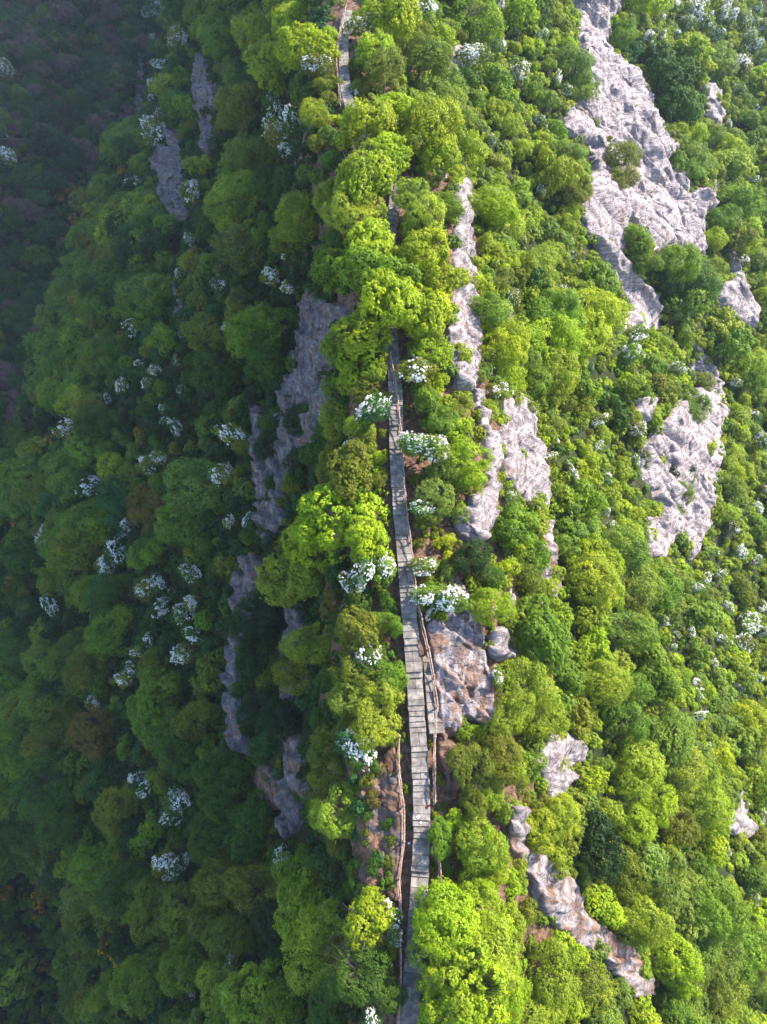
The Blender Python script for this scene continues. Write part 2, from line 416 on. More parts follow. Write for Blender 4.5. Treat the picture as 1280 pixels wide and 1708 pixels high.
def build_rock(name, poly, mat, label, seed):
    P = np.array(poly, float)
    samp = []
    for px in np.linspace(P[:, 0].min(), P[:, 0].max(), 14):
        for py in np.linspace(P[:, 1].min(), P[:, 1].max(), 18):
            if poly_sd(np.array([px]), np.array([py]), poly)[0] > -4:
                h = hit(px, py)
                if h: samp.append(h[0])
    samp = np.array(samp)
    if len(samp) < 3: return None
    sv = samp[:, 0] - xr(samp[:, 1])
    y0, y1 = samp[:, 1].min() - 3, samp[:, 1].max() + 3
    s0, s1 = sv.min() - 2, sv.max() + 2
    _, _, dep = project(samp)
    step = float(np.clip(np.median(dep) / FPX * 2.3, 0.1, 0.36))
    ym = (y0 + y1) / 2
    fine = np.linspace(s0, s1, 600)
    zz = terrain(xr(np.full(600, ym)) + fine, np.full(600, ym))
    arc = np.concatenate([[0], np.cumsum(np.hypot(np.diff(fine), np.diff(zz)))])
    ns = int(min(420, max(8, arc[-1] / step))); ny = int(min(520, max(8, (y1 - y0) / step)))
    sa = np.interp(np.linspace(0, arc[-1], ns), arc, fine)
    ya = np.linspace(y0, y1, ny)
    Y, S = np.meshgrid(ya, sa, indexing='ij')
    X = xr(Y) + S
    Z = terrain(X, Y)
    e = 0.15
    gx = (terrain(X + e, Y) - terrain(X - e, Y)) / (2 * e); gy = (terrain(X, Y + e) - terrain(X, Y - e)) / (2 * e)
    N = np.stack([-gx, -gy, np.ones_like(gx)], -1); N /= np.linalg.norm(N, axis=-1, keepdims=True)
    V = np.stack([X, Y, Z], -1)
    px, py, dp = project(V.reshape(-1, 3)); px = px.reshape(X.shape); py = py.reshape(X.shape)
    fs = float(np.clip(np.median(dep) / 75.0, 0.45, 1.5))
    sd_ = poly_sd(px, py, poly) + 6 * fbm(X / 1.0, Y / 1.0 + Z / 1.3, seed, 4) + 5 * fbm(X / 4.0, Y / 4.0 + Z / 4.0, seed + 9, 2) + 2
    Y0, Z0, X0 = Y, Z, X
    X, Y, Z = X / fs, Y / fs, Z / fs
    A = X * 0.8 + Z * 0.6                                   # coordinate down the slope
    warp = 1.6 * fbm(Y / 5.0, A / 5.0, seed + 1, 3)
    q = (A * 0.55 + Y * 0.42 + warp) / 1.5
    stair = (q - np.floor(q)); stair = np.where(stair < 0.82, stair / 0.82, (1 - stair) / 0.18)
    big = 0.55 * fbm(Y / 4.0, A / 4.0, seed + 2, 4)
    cell = h2(np.floor(Y / 1.5 + 0.6 * fbm(A / 2.0, Y / 2, seed + 5, 2)), np.floor(A / 1.1 + warp), seed + 6)
    rid = 1 - np.abs(fbm(Y / 4.5 + A / 6, A / 0.8 - Y / 3.5, seed + 3, 5)) * 2
    disp = (0.7 * stair + 0.5 * big + 0.42 * (cell - 0.5) + 0.34 * rid + 0.22 * fbm(Y / 0.5, A / 0.5, seed + 8, 3)) * fs * (0.5 if mat == 'rock_brown' else 1.0)
    off = -1.2 + 1.5 * smooth(-6, 4, sd_)
    D = off + disp * smooth(-3, 8, sd_)
    V = V + N * D[..., None]
    F = grid_faces(ny, ns)
    keep = (sd_.ravel()[F] > -9).any(1)
    F = F[keep]
    used, inv = np.unique(F, return_inverse=True)
    if len(used) < 4: return None
    me = new_mesh('rock_face', V.reshape(-1, 3)[used], inv.reshape(F.shape)[:, ::-1], False)
    o = link('rock_face', me, M[mat])
    o['label'] = label; o['category'] = 'rock'; o['group'] = 'bare rock faces on the ridge'
    return o

ROCK_OBJ = {}
for i, (nm, poly, mt, lab) in enumerate(ROCKS):
    ROCK_OBJ[nm] = build_rock(nm, poly, mt, lab, 100 + 7 * i)
_fa, _fb = hit(880, 668), hit(894, 738)
if _fa and _fb and ROCK_OBJ['outer']:
    a, b = Vector(_fa[0]), Vector(_fb[0]); vs = []; nn_ = 9
    for i in range(nn_):
        p = a.lerp(b, i / (nn_ - 1)); p.z = t1(p.x, p.y); w_ = 0.35 * math.sin(math.pi * (i + .6) / nn_) + .1; hh = (1.5 + rnd.uniform(-.3, .3)) * math.sin(math.pi * (i + .8) / (nn_ + .6)) ** .6
        vs += [(p.x - w_, p.y, p.z - 1), (p.x - w_ * .8 - .3, p.y + rnd.uniform(-.1, .1), p.z + hh), (p.x + w_ * .3 - .2, p.y, p.z + hh * rnd.uniform(.85, 1)), (p.x + w_, p.y, p.z - 1)]
    fs = [(4 * i + k, 4 * i + 4 + k, 4 * i + 4 + (k + 1) % 4, 4 * i + (k + 1) % 4) for i in range(nn_ - 1) for k in range(4)] + [(0, 1, 2, 3), tuple(4 * nn_ - 4 + k for k in (3, 2, 1, 0))]
    fl = link('flake', new_mesh('flake', vs, fs), M['rock_shade_tone'], ROCK_OBJ['outer'])
    fl['label'] = 'dark upright rock flake'
print('rocks', round(time.time() - T0, 1))

# ------------------------------------------------------------------ stairs along the crest
def arc_of(pts):
    return np.concatenate([[0], np.cumsum(np.hypot(np.diff(pts[:, 0]), np.diff(pts[:, 1])))])
yy = np.arange(PY[0] + 0.5, PY[-1] - 0.5, 0.2)
line = np.stack([np.interp(yy, PY, PX_) * 0.35 + xr(yy) * 0.65, yy], 1)
LA = arc_of(line)
def pl(L):
    x = np.interp(L, LA, line[:, 0]); y = np.interp(L, LA, line[:, 1])
    x2 = np.interp(L + 0.4, LA, line[:, 0]); y2 = np.interp(L + 0.4, LA, line[:, 1])
    x1 = np.interp(L - 0.4, LA, line[:, 0]); y1 = np.interp(L - 0.4, LA, line[:, 1])
    d = np.array([x2 - x1, y2 - y1]); d /= np.linalg.norm(d)
    return np.array([x, y]), d
def L_of_py(py):
    p = on_ridge(690, py)
    return float(np.interp(p[1], line[:, 1], LA))
# (pixel row where it starts, 's' steps or 'l' landing) read from the photograph, nearest first
SEC = [(2040,'l'),(1960,'s'),(1920,'l'),(1850,'s'),(1800,'l'),(1775,'s'),(1760,'l'),(1700,'s'),(1670,'l'),(1600,'s'),(1570,'l'),(1540,'s'),(1520,'l'),(1462,'s'),(1445,'l'),(1408,'s'),(1358,'l'),(1330,'s'),(1278,'l'),(1262,'s'),(1245,'l'),
       (1221,'s'),(1168,'l'),(1130,'s'),(1122,'l'),(1085,'s'),(1065,'l'),(1040,'s'),(1022,'l'),(1003,'s'),(972,'l'),(953,'s'),
       (938,'l'),(898,'s'),(884,'l'),(866,'s'),(775,'l'),(757,'s'),(750,'l'),(716,'s'),(702,'l'),(690,'s'),(655,'l'),(640,'s'),(560,'l'),(548,'s'),
       (480,'l'),(470,'s'),(420,'l'),(405,'s'),(360,'l'),(350,'s'),(300,'l'),(140,'l'),(126,'s'),(112,'l'),(20,'l')]
secs = []
for (a, t), (b, _) in zip(SEC[:-1], SEC[1:]):
    La, Lb = L_of_py(a), L_of_py(b)
    if Lb - La > 0.05: secs.append([La, Lb, t])
def zl_(L):
    p, _ = pl(L); return float(Zr(p[1]))
# landing heights, stairs interpolate
lev = []
for a, b, t in secs:
    if t == 'l': lev.append((a, zl_((a + b) / 2))); lev.append((b, zl_((a + b) / 2)))
lev = np.array(lev)
def box_piece(L0, L1, w0, w1, z, th, jit, bev=0.018, slope=0.0):
    """a stone between arc lengths L0..L1 and offsets w0..w1 across, top at z, rounded edges"""
    (pa, da), (pb, db) = pl(L0), pl(L1)
    na = np.array([da[1], -da[0]]); nb = np.array([db[1], -db[0]])
    j = lambda: rnd.uniform(-jit, jit)
    cs = [pa + na * (w0 + j()), pa + na * (w1 + j()), pb + nb * (w1 + j()), pb + nb * (w0 + j())]
    c = sum(cs) / 4
    dz = [rnd.uniform(-jit, jit) * 0.6 + (slope if k < 2 else 0) for k in range(4)]
    vs = []
    for k in range(4): vs.append((cs[k][0], cs[k][1], z - th))
    for k in range(4): vs.append((cs[k][0], cs[k][1], z - bev + dz[k]))
    for k in range(4):
        v = c - cs[k]; v = v / (np.linalg.norm(v) + 1e-6) * bev * 1.4
        vs.append((cs[k][0] + v[0], cs[k][1] + v[1], z + dz[k]))
    fs = [(3, 2, 1, 0)]
    for k in range(4):
        q = (k + 1) % 4
        fs.append((k, q, 4 + q, 4 + k)); fs.append((4 + k, 4 + q, 8 + q, 8 + k))
    fs.append((8, 9, 10, 11))
    return vs, fs
stairs = bpy.data.objects.new('stone_path', None); C.objects.link(stairs)
stairs['kind'] = 'structure'
stairs['label'] = 'narrow grey stone stairway with small landings climbing along the ridge crest'
HALF = 0.54
def put_piece(name, args, mat='stone', parent=stairs, kw={}):
    vs, fs = box_piece(*args, **kw)
    me = bpy.data.meshes.new(name); me.from_pydata(vs, [], fs); me.update()
    me.materials.append(M[mat])
    o = bpy.data.objects.new(name, me); C.objects.link(o); o.parent = parent
    o['tint'] = rnd.random()
    return o
def width_split(wl, wr, n):
    if n == 1: return [(wl, wr)]
    cuts = sorted([wl + (wr - wl) * ((k + 1) / n + rnd.uniform(-0.12, 0.12)) for k in range(n - 1)])
    e = [wl] + cuts + [wr]
    return [(e[k] + 0.006, e[k + 1] - 0.006) for k in range(n)]
nst = 0
for a, b, t in secs:
    if t == 'l':
        k = max(1, int(round((b - a) / 0.62)))
        for q in range(k):
            L0 = a + (b - a) * q / k + 0.008; L1 = a + (b - a) * (q + 1) / k - 0.008
            z = float(np.interp((a + b) / 2, lev[:, 0], lev[:, 1]))
            for (w0, w1) in width_split(-HALF, HALF, rnd.choice([1, 2, 2, 2])):
                put_piece('flagstone', (L0, L1, w0, w1, z + rnd.uniform(-0.008, 0.008), 0.16, 0.012))
    else:
        k = max(1, int(round((b - a) / 0.36)))
        za = float(np.interp(a, lev[:, 0], lev[:, 1])); zb = float(np.interp(b, lev[:, 0], lev[:, 1]))
        upper = a > L_of_py(884)
        for q in range(k):
            L0 = a + (b - a) * q / k; L1 = a + (b - a) * (q + 1) / k + 0.03
            z = za + (zb - za) * (q + 0.5) / k
            nn = rnd.choice([1, 2, 2, 3]) if upper else rnd.choice([1, 1, 2])
            jw = rnd.uniform(-0.035, 0.035)
            for (w0, w1) in width_split(-HALF + jw, HALF + rnd.uniform(-0.03, 0.03), nn):
                put_piece('step', (L0 - 0.02, L1 + 0.02, w0, w1, z + rnd.uniform(-0.008, 0.008), 0.2, 0.014))
                nst += 1
print('steps', nst)
# rubble walls carrying the stairs
vs, fs = [], []
Ls = np.arange(secs[0][0], secs[-1][1], 0.5)
for L in Ls:
    p, d = pl(L); nrm = np.array([d[1], -d[0]])
    z = float(np.interp(L, lev[:, 0], lev[:, 1])) - 0.21
    for (wv, zz_) in ((-HALF - 0.03, z - 1.5), (-HALF + 0.02, z + 0.02), (HALF - 0.02, z + 0.02), (HALF + 0.03, z - 1.5)):
        q = p + nrm * (wv + rnd.uniform(-0.02, 0.02)); vs.append((q[0], q[1], zz_))
for i in range(len(Ls) - 1):
    for k in range(3): fs.append((4 * i + k, 4 * i + k + 1, 4 * i + 5 + k, 4 * i + 4 + k))
me = new_mesh('retaining_wall', vs, fs); link('retaining_wall', me, M['wall'], stairs)

# paved terrace beside the stairs
terr = bpy.data.objects.new('stone_terrace', None); C.objects.link(terr)
terr['kind'] = 'structure'
terr['label'] = 'short strip of pale paving right of the stairs where the log rail bends out'
La, Lb = L_of_py(1225), L_of_py(1068)
k = 9
for q in range(k):
    L0 = La + (Lb - La) * q / k + 0.01; L1 = La + (Lb - La) * (q + 1) / k - 0.01
    z = zl_((La + Lb) / 2) - 0.35 - 0.4 * (0.5 - q / k)
    wr = 1.75 - 0.45 * max(0, (q - 5) / 4)
    for (w0, w1) in width_split(0.72, wr, 2):
        put_piece('flagstone', (L0, L1, w0, w1, z, 0.5, 0.015), parent=terr)

# ------------------------------------------------------------------ log railings
def tube(pts, rads, seg=8, cap=True):
    vs, fs = [], []
    n_ = len(pts)
    for i, (p, r) in enumerate(zip(pts, rads)):
        a = pts[max(i - 1, 0)]; b = pts[min(i + 1, n_ - 1)]
        d = (Vector(b) - Vector(a)).normalized()
        u = d.orthogonal().normalized() if abs(d.z) > 0.9 else d.cross(Vector((0, 0, 1))).normalized()
        v = d.cross(u)
        for k in range(seg):
            t = 2 * math.pi * k / seg
            vs.append(tuple(Vector(p) + (u * math.cos(t) + v * math.sin(t)) * r))
    for i in range(n_ - 1):
        for k in range(seg):
            q = (k + 1) % seg
            fs.append((i * seg + k, i * seg + q, (i + 1) * seg + q, (i + 1) * seg + k))
    if cap:
        fs.append(tuple(range(seg))[::-1]); fs.append(tuple((n_ - 1) * seg + k for k in range(seg)))
    return vs, fs
def railing(px_pts, label, hgt=1.0, gap=1.9):
    world = []
    for px, py in px_pts:
        h = hit(px, py, hgt)
        world.append(h[0])
    Wp = np.array(world)
    al = np.concatenate([[0], np.cumsum(np.linalg.norm(np.diff(Wp[:, :2], axis=0), axis=1))])
    k = max(1, int(round(al[-1] / gap)))
    tt = np.linspace(0, al[-1], k + 1)
    posts = [np.array([np.interp(t, al, Wp[:, 0]), np.interp(t, al, Wp[:, 1])]) for t in tt]
    P3 = [Vector((p[0], p[1], t1(p[0], p[1]))) for p in posts]
    root = bpy.data.objects.new('log_railing', None); C.objects.link(root)
    root.location = P3[0]
    root['label'] = label; root['category'] = 'railing'; root['group'] = 'rustic log railings along the stairs'
    o0 = P3[0]
    def part(name, vs, fs):
        me = bpy.data.meshes.new(name); me.from_pydata(vs, [], fs); me.update(); me.materials.append(M['log'])
        ob = bpy.data.objects.new(name, me); C.objects.link(ob); ob.parent = root
    tops = []
    for p in P3:
        b = p - o0
        lean = Vector((rnd.uniform(-.04, .04), rnd.uniform(-.04, .04), 0))
        part('post', *tube([b - Vector((0, 0, .3)), b + Vector((0, 0, .5)) + lean * .5, b + Vector((0, 0, hgt + .12)) + lean], [.075, .068, .06]))
        tops.append(b + lean)
    for i in range(len(tops) - 1):
        for nm, hh, r in (('top_rail', hgt, .048), ('lower_rail', hgt * .52, .04)):
            a = tops[i] + Vector((0, 0, hh)); b = tops[i + 1] + Vector((0, 0, hh + rnd.uniform(-.03, .03)))
            d = (b - a).normalized() * 0.14
            side = d.cross(Vector((0, 0, 1))).normalized() * (.03 if hh > .8 else rnd.uniform(.08, .14))
            a = a - d + side; b = b + d + side
            pts = []
            for q in range(6):
                t = q / 5
                pts.append(a.lerp(b, t) + Vector((rnd.uniform(-.035, .035), rnd.uniform(-.02, .02), rnd.uniform(-.03, .03))) * (1 if 0 < q < 5 else .3))
            part(nm, *tube(pts, [r * rnd.uniform(.85, 1.15) for _ in pts]))
railing([(652,590),(663,640),(668,690),(672,740),(674,790),(678,840),(683,880),(688,920),(693,960),(697,1000),(703,1030),(712,1060),(719,1090),(726,1130),(730,1160),(730,1200),(726,1240),(726,1280),(727,1335)],
        'longest log railing, following the stairs and bending out round the paved terrace')
railing([(667,1228),(666,1260),(667,1290),(670,1320),(676,1350),(676,1380),(674,1410),(670,1440),(667,1470),(667,1500),(671,1528)],
        'log railing curving between the bare brown earth bank and the lower stairs')
railing([(669,1560),(669,1600),(670,1640),(668,1680),(665,1716)], 'log railing in deep shade at the very foot of the stairs')
railing([(733,1402),(737,1475)], 'short log railing between bushes on the sunny side of the lowest steps')
railing([(578,8),(574,40),(565,60),(565,80),(561,95),(563,110),(565,130),(566,150),(570,168)], 'far log railing beside the highest visible stretch of path')
# scraps of litter on the steps
for (px, py, mt, nm, lab, sx) in [(698,1363,'paper','paper_scrap','larger white paper scrap lying on a lower stone step',.13),(702,1372,'paper','paper_scrap','smaller white paper scrap one step below the larger one',.08),
                       (713,1345,'red','wrapper','small crumpled red wrapper at the edge of a paved landing',.12),(683,1405,'paper','paper_scrap','pale paper scrap lying in the dark strip beside the stairs',.1)]:
    p = on_ridge(px, py, 0.03)
    if px > 690:
        L = float(np.interp(p[1], line[:, 1], LA)); p[2] = float(np.interp(L, lev[:, 0], lev[:, 1])) + 0.03
    else: p[2] = t1(p[0], p[1]) + 0.05
    vs = []; fs = []
    for i in range(4):
        for j in range(4):
            vs.append(((i / 3 - .5) * sx * 1.6, (j / 3 - .5) * sx * 1.2, rnd.uniform(0, .05)))
    for i in range(3):
        for j in range(3): fs.append((i * 4 + j, i * 4 + 4 + j, i * 4 + 5 + j, i * 4 + 1 + j))
    me = new_mesh(nm, vs, fs)
    o = link(nm, me, M[mt]); o.location = p; o.rotation_euler = (0, 0, rnd.uniform(0, 3))
    o['label'] = lab; o['category'] = 'litter'
    md = o.modifiers.new('thickness', 'SOLIDIFY'); md.thickness = 0.004

# ------------------------------------------------------------------ foliage meshes
def unit(v):
    return v / (np.linalg.norm(v, axis=-1, keepdims=True) + 1e-9)
def rand_dirs(n, g, zmin=-1.0):
    out = np.zeros((0, 3))
    while len(out) < n:
        d = unit(g.normal(size=(n * 2, 3)))
        out = np.concatenate([out, d[d[:, 2] > zmin]])
    return out[:n]
def leaf_cloud(P, Nn, size, g, tone, aspect=0.6):
    n_ = len(P)
    Nn = unit(Nn)
    a = unit(np.cross(Nn, unit(g.normal(size=(n_, 3)))))
    b = np.cross(Nn, a)
    s = size * g.uniform(0.65, 1.35, (n_, 1))
    V = np.stack([P - a * s, P - b * s * aspect + Nn * s * .15, P + a * s, P + b * s * aspect + Nn * s * .15], 1).reshape(-1, 3)
    F = np.arange(n_ * 4).reshape(-1, 4)
    return V, F, np.repeat(tone, 4)
def crown_pts(seed, n_lobes, n_tuft, per, zs=0.85, lobe=(0.22, 0.42), tuft_r=0.075, spread=0.66):
    g = np.random.default_rng(seed)
    d = rand_dirs(n_lobes, g, -0.45)
    dist = g.uniform(0.45, 1.0, (n_lobes, 1)) ** 0.6 * spread
    c = d * dist; r = g.uniform(lobe[0], lobe[1], n_lobes)
    shape = g.uniform(0.75, 1.2, 3); shape[2] = zs
    c = c * shape
    c[:, :2] += 0.22 * np.sin(c[:, 1:2] * 2.5 + g.uniform(0, 6)) * g.uniform(-1, 1, 2)
    r = r * g.uniform(0.75, 1.25, len(r))
    c = np.concatenate([c, [[0, 0, -0.05]]]); r = np.concatenate([r, [0.45]])
    lt = g.uniform(0, 1, len(r))
    w_ = r ** 2; w_ /= w_.sum()
    P, Nn, T = [], [], []
    have = 0
    while have < n_tuft:
        k = n_tuft * 2
        li = g.choice(len(r), k, p=w_)
        dd = rand_dirs(k, g, -0.75)
        pp = c[li] + dd * r[li][:, None] * (g.uniform(0.8, 1.06, (k, 1)) + np.minimum(g.exponential(0.06, (k, 1)), 0.35))
        pp = pp + 0.10 * np.stack([fbm(pp[:, 1] * 3 + seed, pp[:, 2] * 3, seed, 2), fbm(pp[:, 0] * 3, pp[:, 2] * 3 + seed, seed + 1, 2), fbm(pp[:, 0] * 3 + seed, pp[:, 1] * 3, seed + 2, 2)], 1)
        # reject what lies deep inside another lobe
        dm = np.full(k, 9.0)
        for cc, rr in zip(c, r):
            dm = np.minimum(dm, np.linalg.norm(pp - cc, axis=1) / rr)
        ok = (dm > 0.74) | (g.random(k) < 0.12)
        ok &= fbm(pp[:, 0] * 4.5 + pp[:, 2] * 3, pp[:, 1] * 4.5, seed + 7, 2) > -0.36
        ok &= pp[:, 2] > -0.75
        P.append(pp[ok]); Nn.append(dd[ok]); T.append(lt[li][ok]); have += ok.sum()
    P = np.concatenate(P)[:n_tuft]; Nn = np.concatenate(Nn)[:n_tuft]; T = np.concatenate(T)[:n_tuft]
    # tufts
    tn = np.clip(0.45 * T + 0.55 * g.random(n_tuft), 0, 1)
    ld = rand_dirs(n_tuft * per, g)
    base = np.repeat(P, per, 0); bn = np.repeat(Nn, per, 0)
    LP = base + ld * tuft_r * g.uniform(0.3, 1.0, (len(ld), 1))
    LN = bn * 0.9 + ld * 0.75 + np.array([0, 0, 0.35]) + g.normal(size=ld.shape) * 0.28
    LT = np.clip(np.repeat(tn, per) + g.uniform(-0.2, 0.2, len(ld)) + 0.15 * bn[:, 2], 0, 1)
    return LP, LN, LT, g, (c, r, P, Nn)
def make_crown(name, seed, n_lobes, n_tuft, per, leaf, **kw):
    LP, LN, LT, g, info = crown_pts(seed, n_lobes, n_tuft, per, **kw)
    V, F, T = leaf_cloud(LP, LN, leaf, g, LT)
    me = new_mesh(name, V, F)
    add_attr(me, 'leaf_tone', T)
    me.materials.append(M['leaf'])
    return me, info
# A: broad-leaved clumpy crowns, B: fine feathery crowns, both large; then mid and small versions
CROWN = {'A': [], 'B': [], 'a': [], 'b': [], 's': []}
for k in range(4): CROWN['A'].append(make_crown('crown', 10 + k, 50, 2500, 9, 0.027, lobe=(0.13, 0.30), tuft_r=0.055, spread=0.74)[0])
for k in range(4): CROWN['B'].append(make_crown('crown', 30 + k, 38, 2600, 8, 0.022, lobe=(0.15, 0.34), tuft_r=0.065, spread=0.76)[0])
for k in range(7): CROWN['a'].append(make_crown('crown', 50 + k, 24, 800, 9, 0.046, lobe=(0.16, 0.38), tuft_r=0.085, spread=0.82)[0])
for k in range(7): CROWN['b'].append(make_crown('crown', 70 + k, 20, 900, 8, 0.038, lobe=(0.18, 0.4), tuft_r=0.1, spread=0.82)[0])
for k in range(5): CROWN['s'].append(make_crown('foliage', 90 + k, 9, 170, 8, 0.10, lobe=(0.28, 0.5), tuft_r=0.14)[0])
def make_blossom(seed, n_pt, size, cover, per=6):
    LP, LN, LT, g, (c, r, P, Nn) = crown_pts(seed, 16, 700, 1, lobe=(0.22, 0.4), tuft_r=0.06)
    up = (P[:, 2] > -0.1)
    # keep clusters of blossom, not an even cover
    nz = fbm(P[:, 0] * 3.0 + 5, P[:, 1] * 3.0 + P[:, 2] * 2.0, seed, 3) + 0.5
    ok = up & (nz > 1 - cover)
    P, Nn = P[ok], Nn[ok]
    idx = g.choice(len(P), min(n_pt, len(P)), replace=False); P, Nn = P[idx], Nn[idx]
    ld = rand_dirs(len(P) * per, g)
    LP = np.repeat(P, per, 0) * 1.1 + ld * 0.05 * g.uniform(0.3, 1, (len(ld), 1))
    LN = np.repeat(Nn, per, 0) + ld * 0.8 + np.array([0, 0, 0.5])
    V, F, T = leaf_cloud(LP, LN, size, g, g.random(len(LP)), 0.8)
    me = new_mesh('blossom', V, F); add_attr(me, 'leaf_tone', T)
    return me
BLOS = [make_blossom(200 + k, 380, 0.034, 0.62, 8) for k in range(3)] + [make_blossom(210 + k, 300, 0.046, 0.6, 8) for k in range(3)]
for b_ in BLOS: b_.materials.append(M['blossom'])
ORNG = make_blossom(220, 160, 0.06, 0.7); ORNG.materials.append(M['orange'])
def make_trunk(seed, limbs=5):
    g = random.Random(seed)
    vs, fs = [], []
    def add(v, f):
        o = len(vs); vs.extend(v); fs.extend([tuple(i + o for i in q) for q in f])
    bend = [Vector((g.uniform(-.08, .08), g.uniform(-.08, .08), 0)) for _ in range(3)]
    P0 = [Vector((0, 0, -.25)), Vector((0, 0, .3)) + bend[0], Vector((0, 0, .7)) + bend[1], Vector((0, 0, 1.1)) + bend[2]]
    add(*tube(P0, [.075, .055, .045, .025], 6))
    for k in range(limbs):
        a = P0[1].lerp(P0[3], g.uniform(.1, .8)); t = 2 * math.pi * (k + g.random()) / limbs
        e = a + Vector((math.cos(t), math.sin(t), g.uniform(.3, .8))) * g.uniform(.35, .6)
        m_ = a.lerp(e, .5) + Vector((0, 0, -.04))
        add(*tube([a, m_, e], [.03, .022, .008], 5))
    me = bpy.data.meshes.new('trunk'); me.from_pydata(vs, [], fs); me.update(); me.materials.append(M['bark'])
    return me
TRUNK = [make_trunk(5 + k) for k in range(4)]
# bare twiggy crown: many thin branches
def make_bare(seed):
    g = random.Random(seed); vs, fs = [], []
    for k in range(150):
        t = g.uniform(0, 6.28); el = g.uniform(-.1, 1.4)
        d = Vector((math.cos(t) * math.cos(el), math.sin(t) * math.cos(el), math.sin(el)))
        a = d * g.uniform(.1, .5) + Vector((0, 0, -.3)); e = d * g.uniform(.8, 1.05)
        e = e + Vector((g.uniform(-.2, .2), g.uniform(-.2, .2), g.uniform(-.1, .2)))
        u = d.orthogonal().normalized() * g.uniform(.008, .016); o = len(vs)
        vv = d.cross(u).normalized() * u.length
        vs += [a + u, a - u * .5 + vv, a - u * .5 - vv, e]
        fs += [(o, o + 1, o + 3), (o + 1, o + 2, o + 3), (o + 2, o, o + 3)]
    me = bpy.data.meshes.new('twigs'); me.from_pydata([tuple(v) for v in vs], [], fs); me.update(); me.materials.append(M['bark']); return me
TWIGS = [make_bare(3), make_bare(4)]
print('meshes', round(time.time() - T0, 1))

TINT = {
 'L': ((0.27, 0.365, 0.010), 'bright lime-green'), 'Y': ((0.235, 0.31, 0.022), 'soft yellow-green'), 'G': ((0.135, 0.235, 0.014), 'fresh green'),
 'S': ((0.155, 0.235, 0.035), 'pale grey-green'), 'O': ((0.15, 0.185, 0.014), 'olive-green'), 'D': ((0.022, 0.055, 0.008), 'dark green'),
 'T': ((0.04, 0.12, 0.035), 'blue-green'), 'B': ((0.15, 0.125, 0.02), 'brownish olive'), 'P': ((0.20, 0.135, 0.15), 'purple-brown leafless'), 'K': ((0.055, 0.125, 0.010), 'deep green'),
}
individuals = []      # (object, kind, px, py, rpx, tintname)
NSEEN = [0]
def jit_tint(c, g=rnd, amt=0.14):
    v = 1 + g.uniform(-amt, amt)
    return [c[0] * v * (1 + g.uniform(-.1, .1)), c[1] * v, c[2] * v * (1 + g.uniform(-.2, .2))]
def make_thing(kind, base, r, tint, mesh, slope_n=None, sx=1.0, sy=1.0, sz=1.0, blossom=None, rot=None, tall=0.95):
    """root Empty at the foot; trunk and crown as its children, in units of the crown radius"""
    root = bpy.data.objects.new({'tree': 'tree', 'shrub': 'shrub', 'flower': 'flowering_shrub', 'orange': 'flowering_shrub'}[kind], None)
    C.objects.link(root)
    root.location = base; root.scale = (r, r, r)
    z = rnd.uniform(0, 6.28) if rot is None else rot
    cr_ = bpy.data.objects.new('crown' if kind == 'tree' else 'foliage', mesh); C.objects.link(cr_); cr_.parent = root
    cr_.location = (0, 0, tall); cr_.rotation_euler = (rnd.uniform(-.15, .15), rnd.uniform(-.15, .15), z); cr_.scale = (sx, sy, sz)
    cr_['tint'] = tint
    tk = bpy.data.objects.new('trunk' if kind == 'tree' else 'stem', rnd.choice(TRUNK)); C.objects.link(tk); tk.parent = root
    tk.scale = (1, 1, tall) if kind == 'tree' else (.7, .7, tall * .8)
    if blossom is None and kind == 'tree' and rnd.random() < 0.3:
        tw = bpy.data.objects.new('branches', rnd.choice(TWIGS)); C.objects.link(tw); tw.parent = root
        tw.location = (0, 0, tall * .95); tw.rotation_euler = (0, 0, z); tw.scale = (sx, sy, sz)
    if blossom is not None:
        b = bpy.data.objects.new('blossom', blossom); C.objects.link(b); b.parent = root
        b.location = cr_.location; b.rotation_euler = cr_.rotation_euler; b.scale = cr_.scale
    return root
def place_px(kind, px, py, rp, code, meshset, tall=0.95, sq=None, **kw):
    lift = 3.0; r = 2.0
    for _ in range(4):
        h = hit(px, py, lift)
        if h is None: return None
        r = rp * h[1] / FPX; lift = r * tall
    base = h[0]; base = np.array([base[0], base[1], t1(base[0], base[1]) - 0.05])
    base[2] = h[0][2]
    tint = jit_tint(TINT[code][0])
    o = make_thing(kind, base, r, tint, rnd.choice(CROWN[meshset]), tall=tall, **kw)
    individuals.append((o, kind, px, py, rp, TINT[code][1]))
    return o

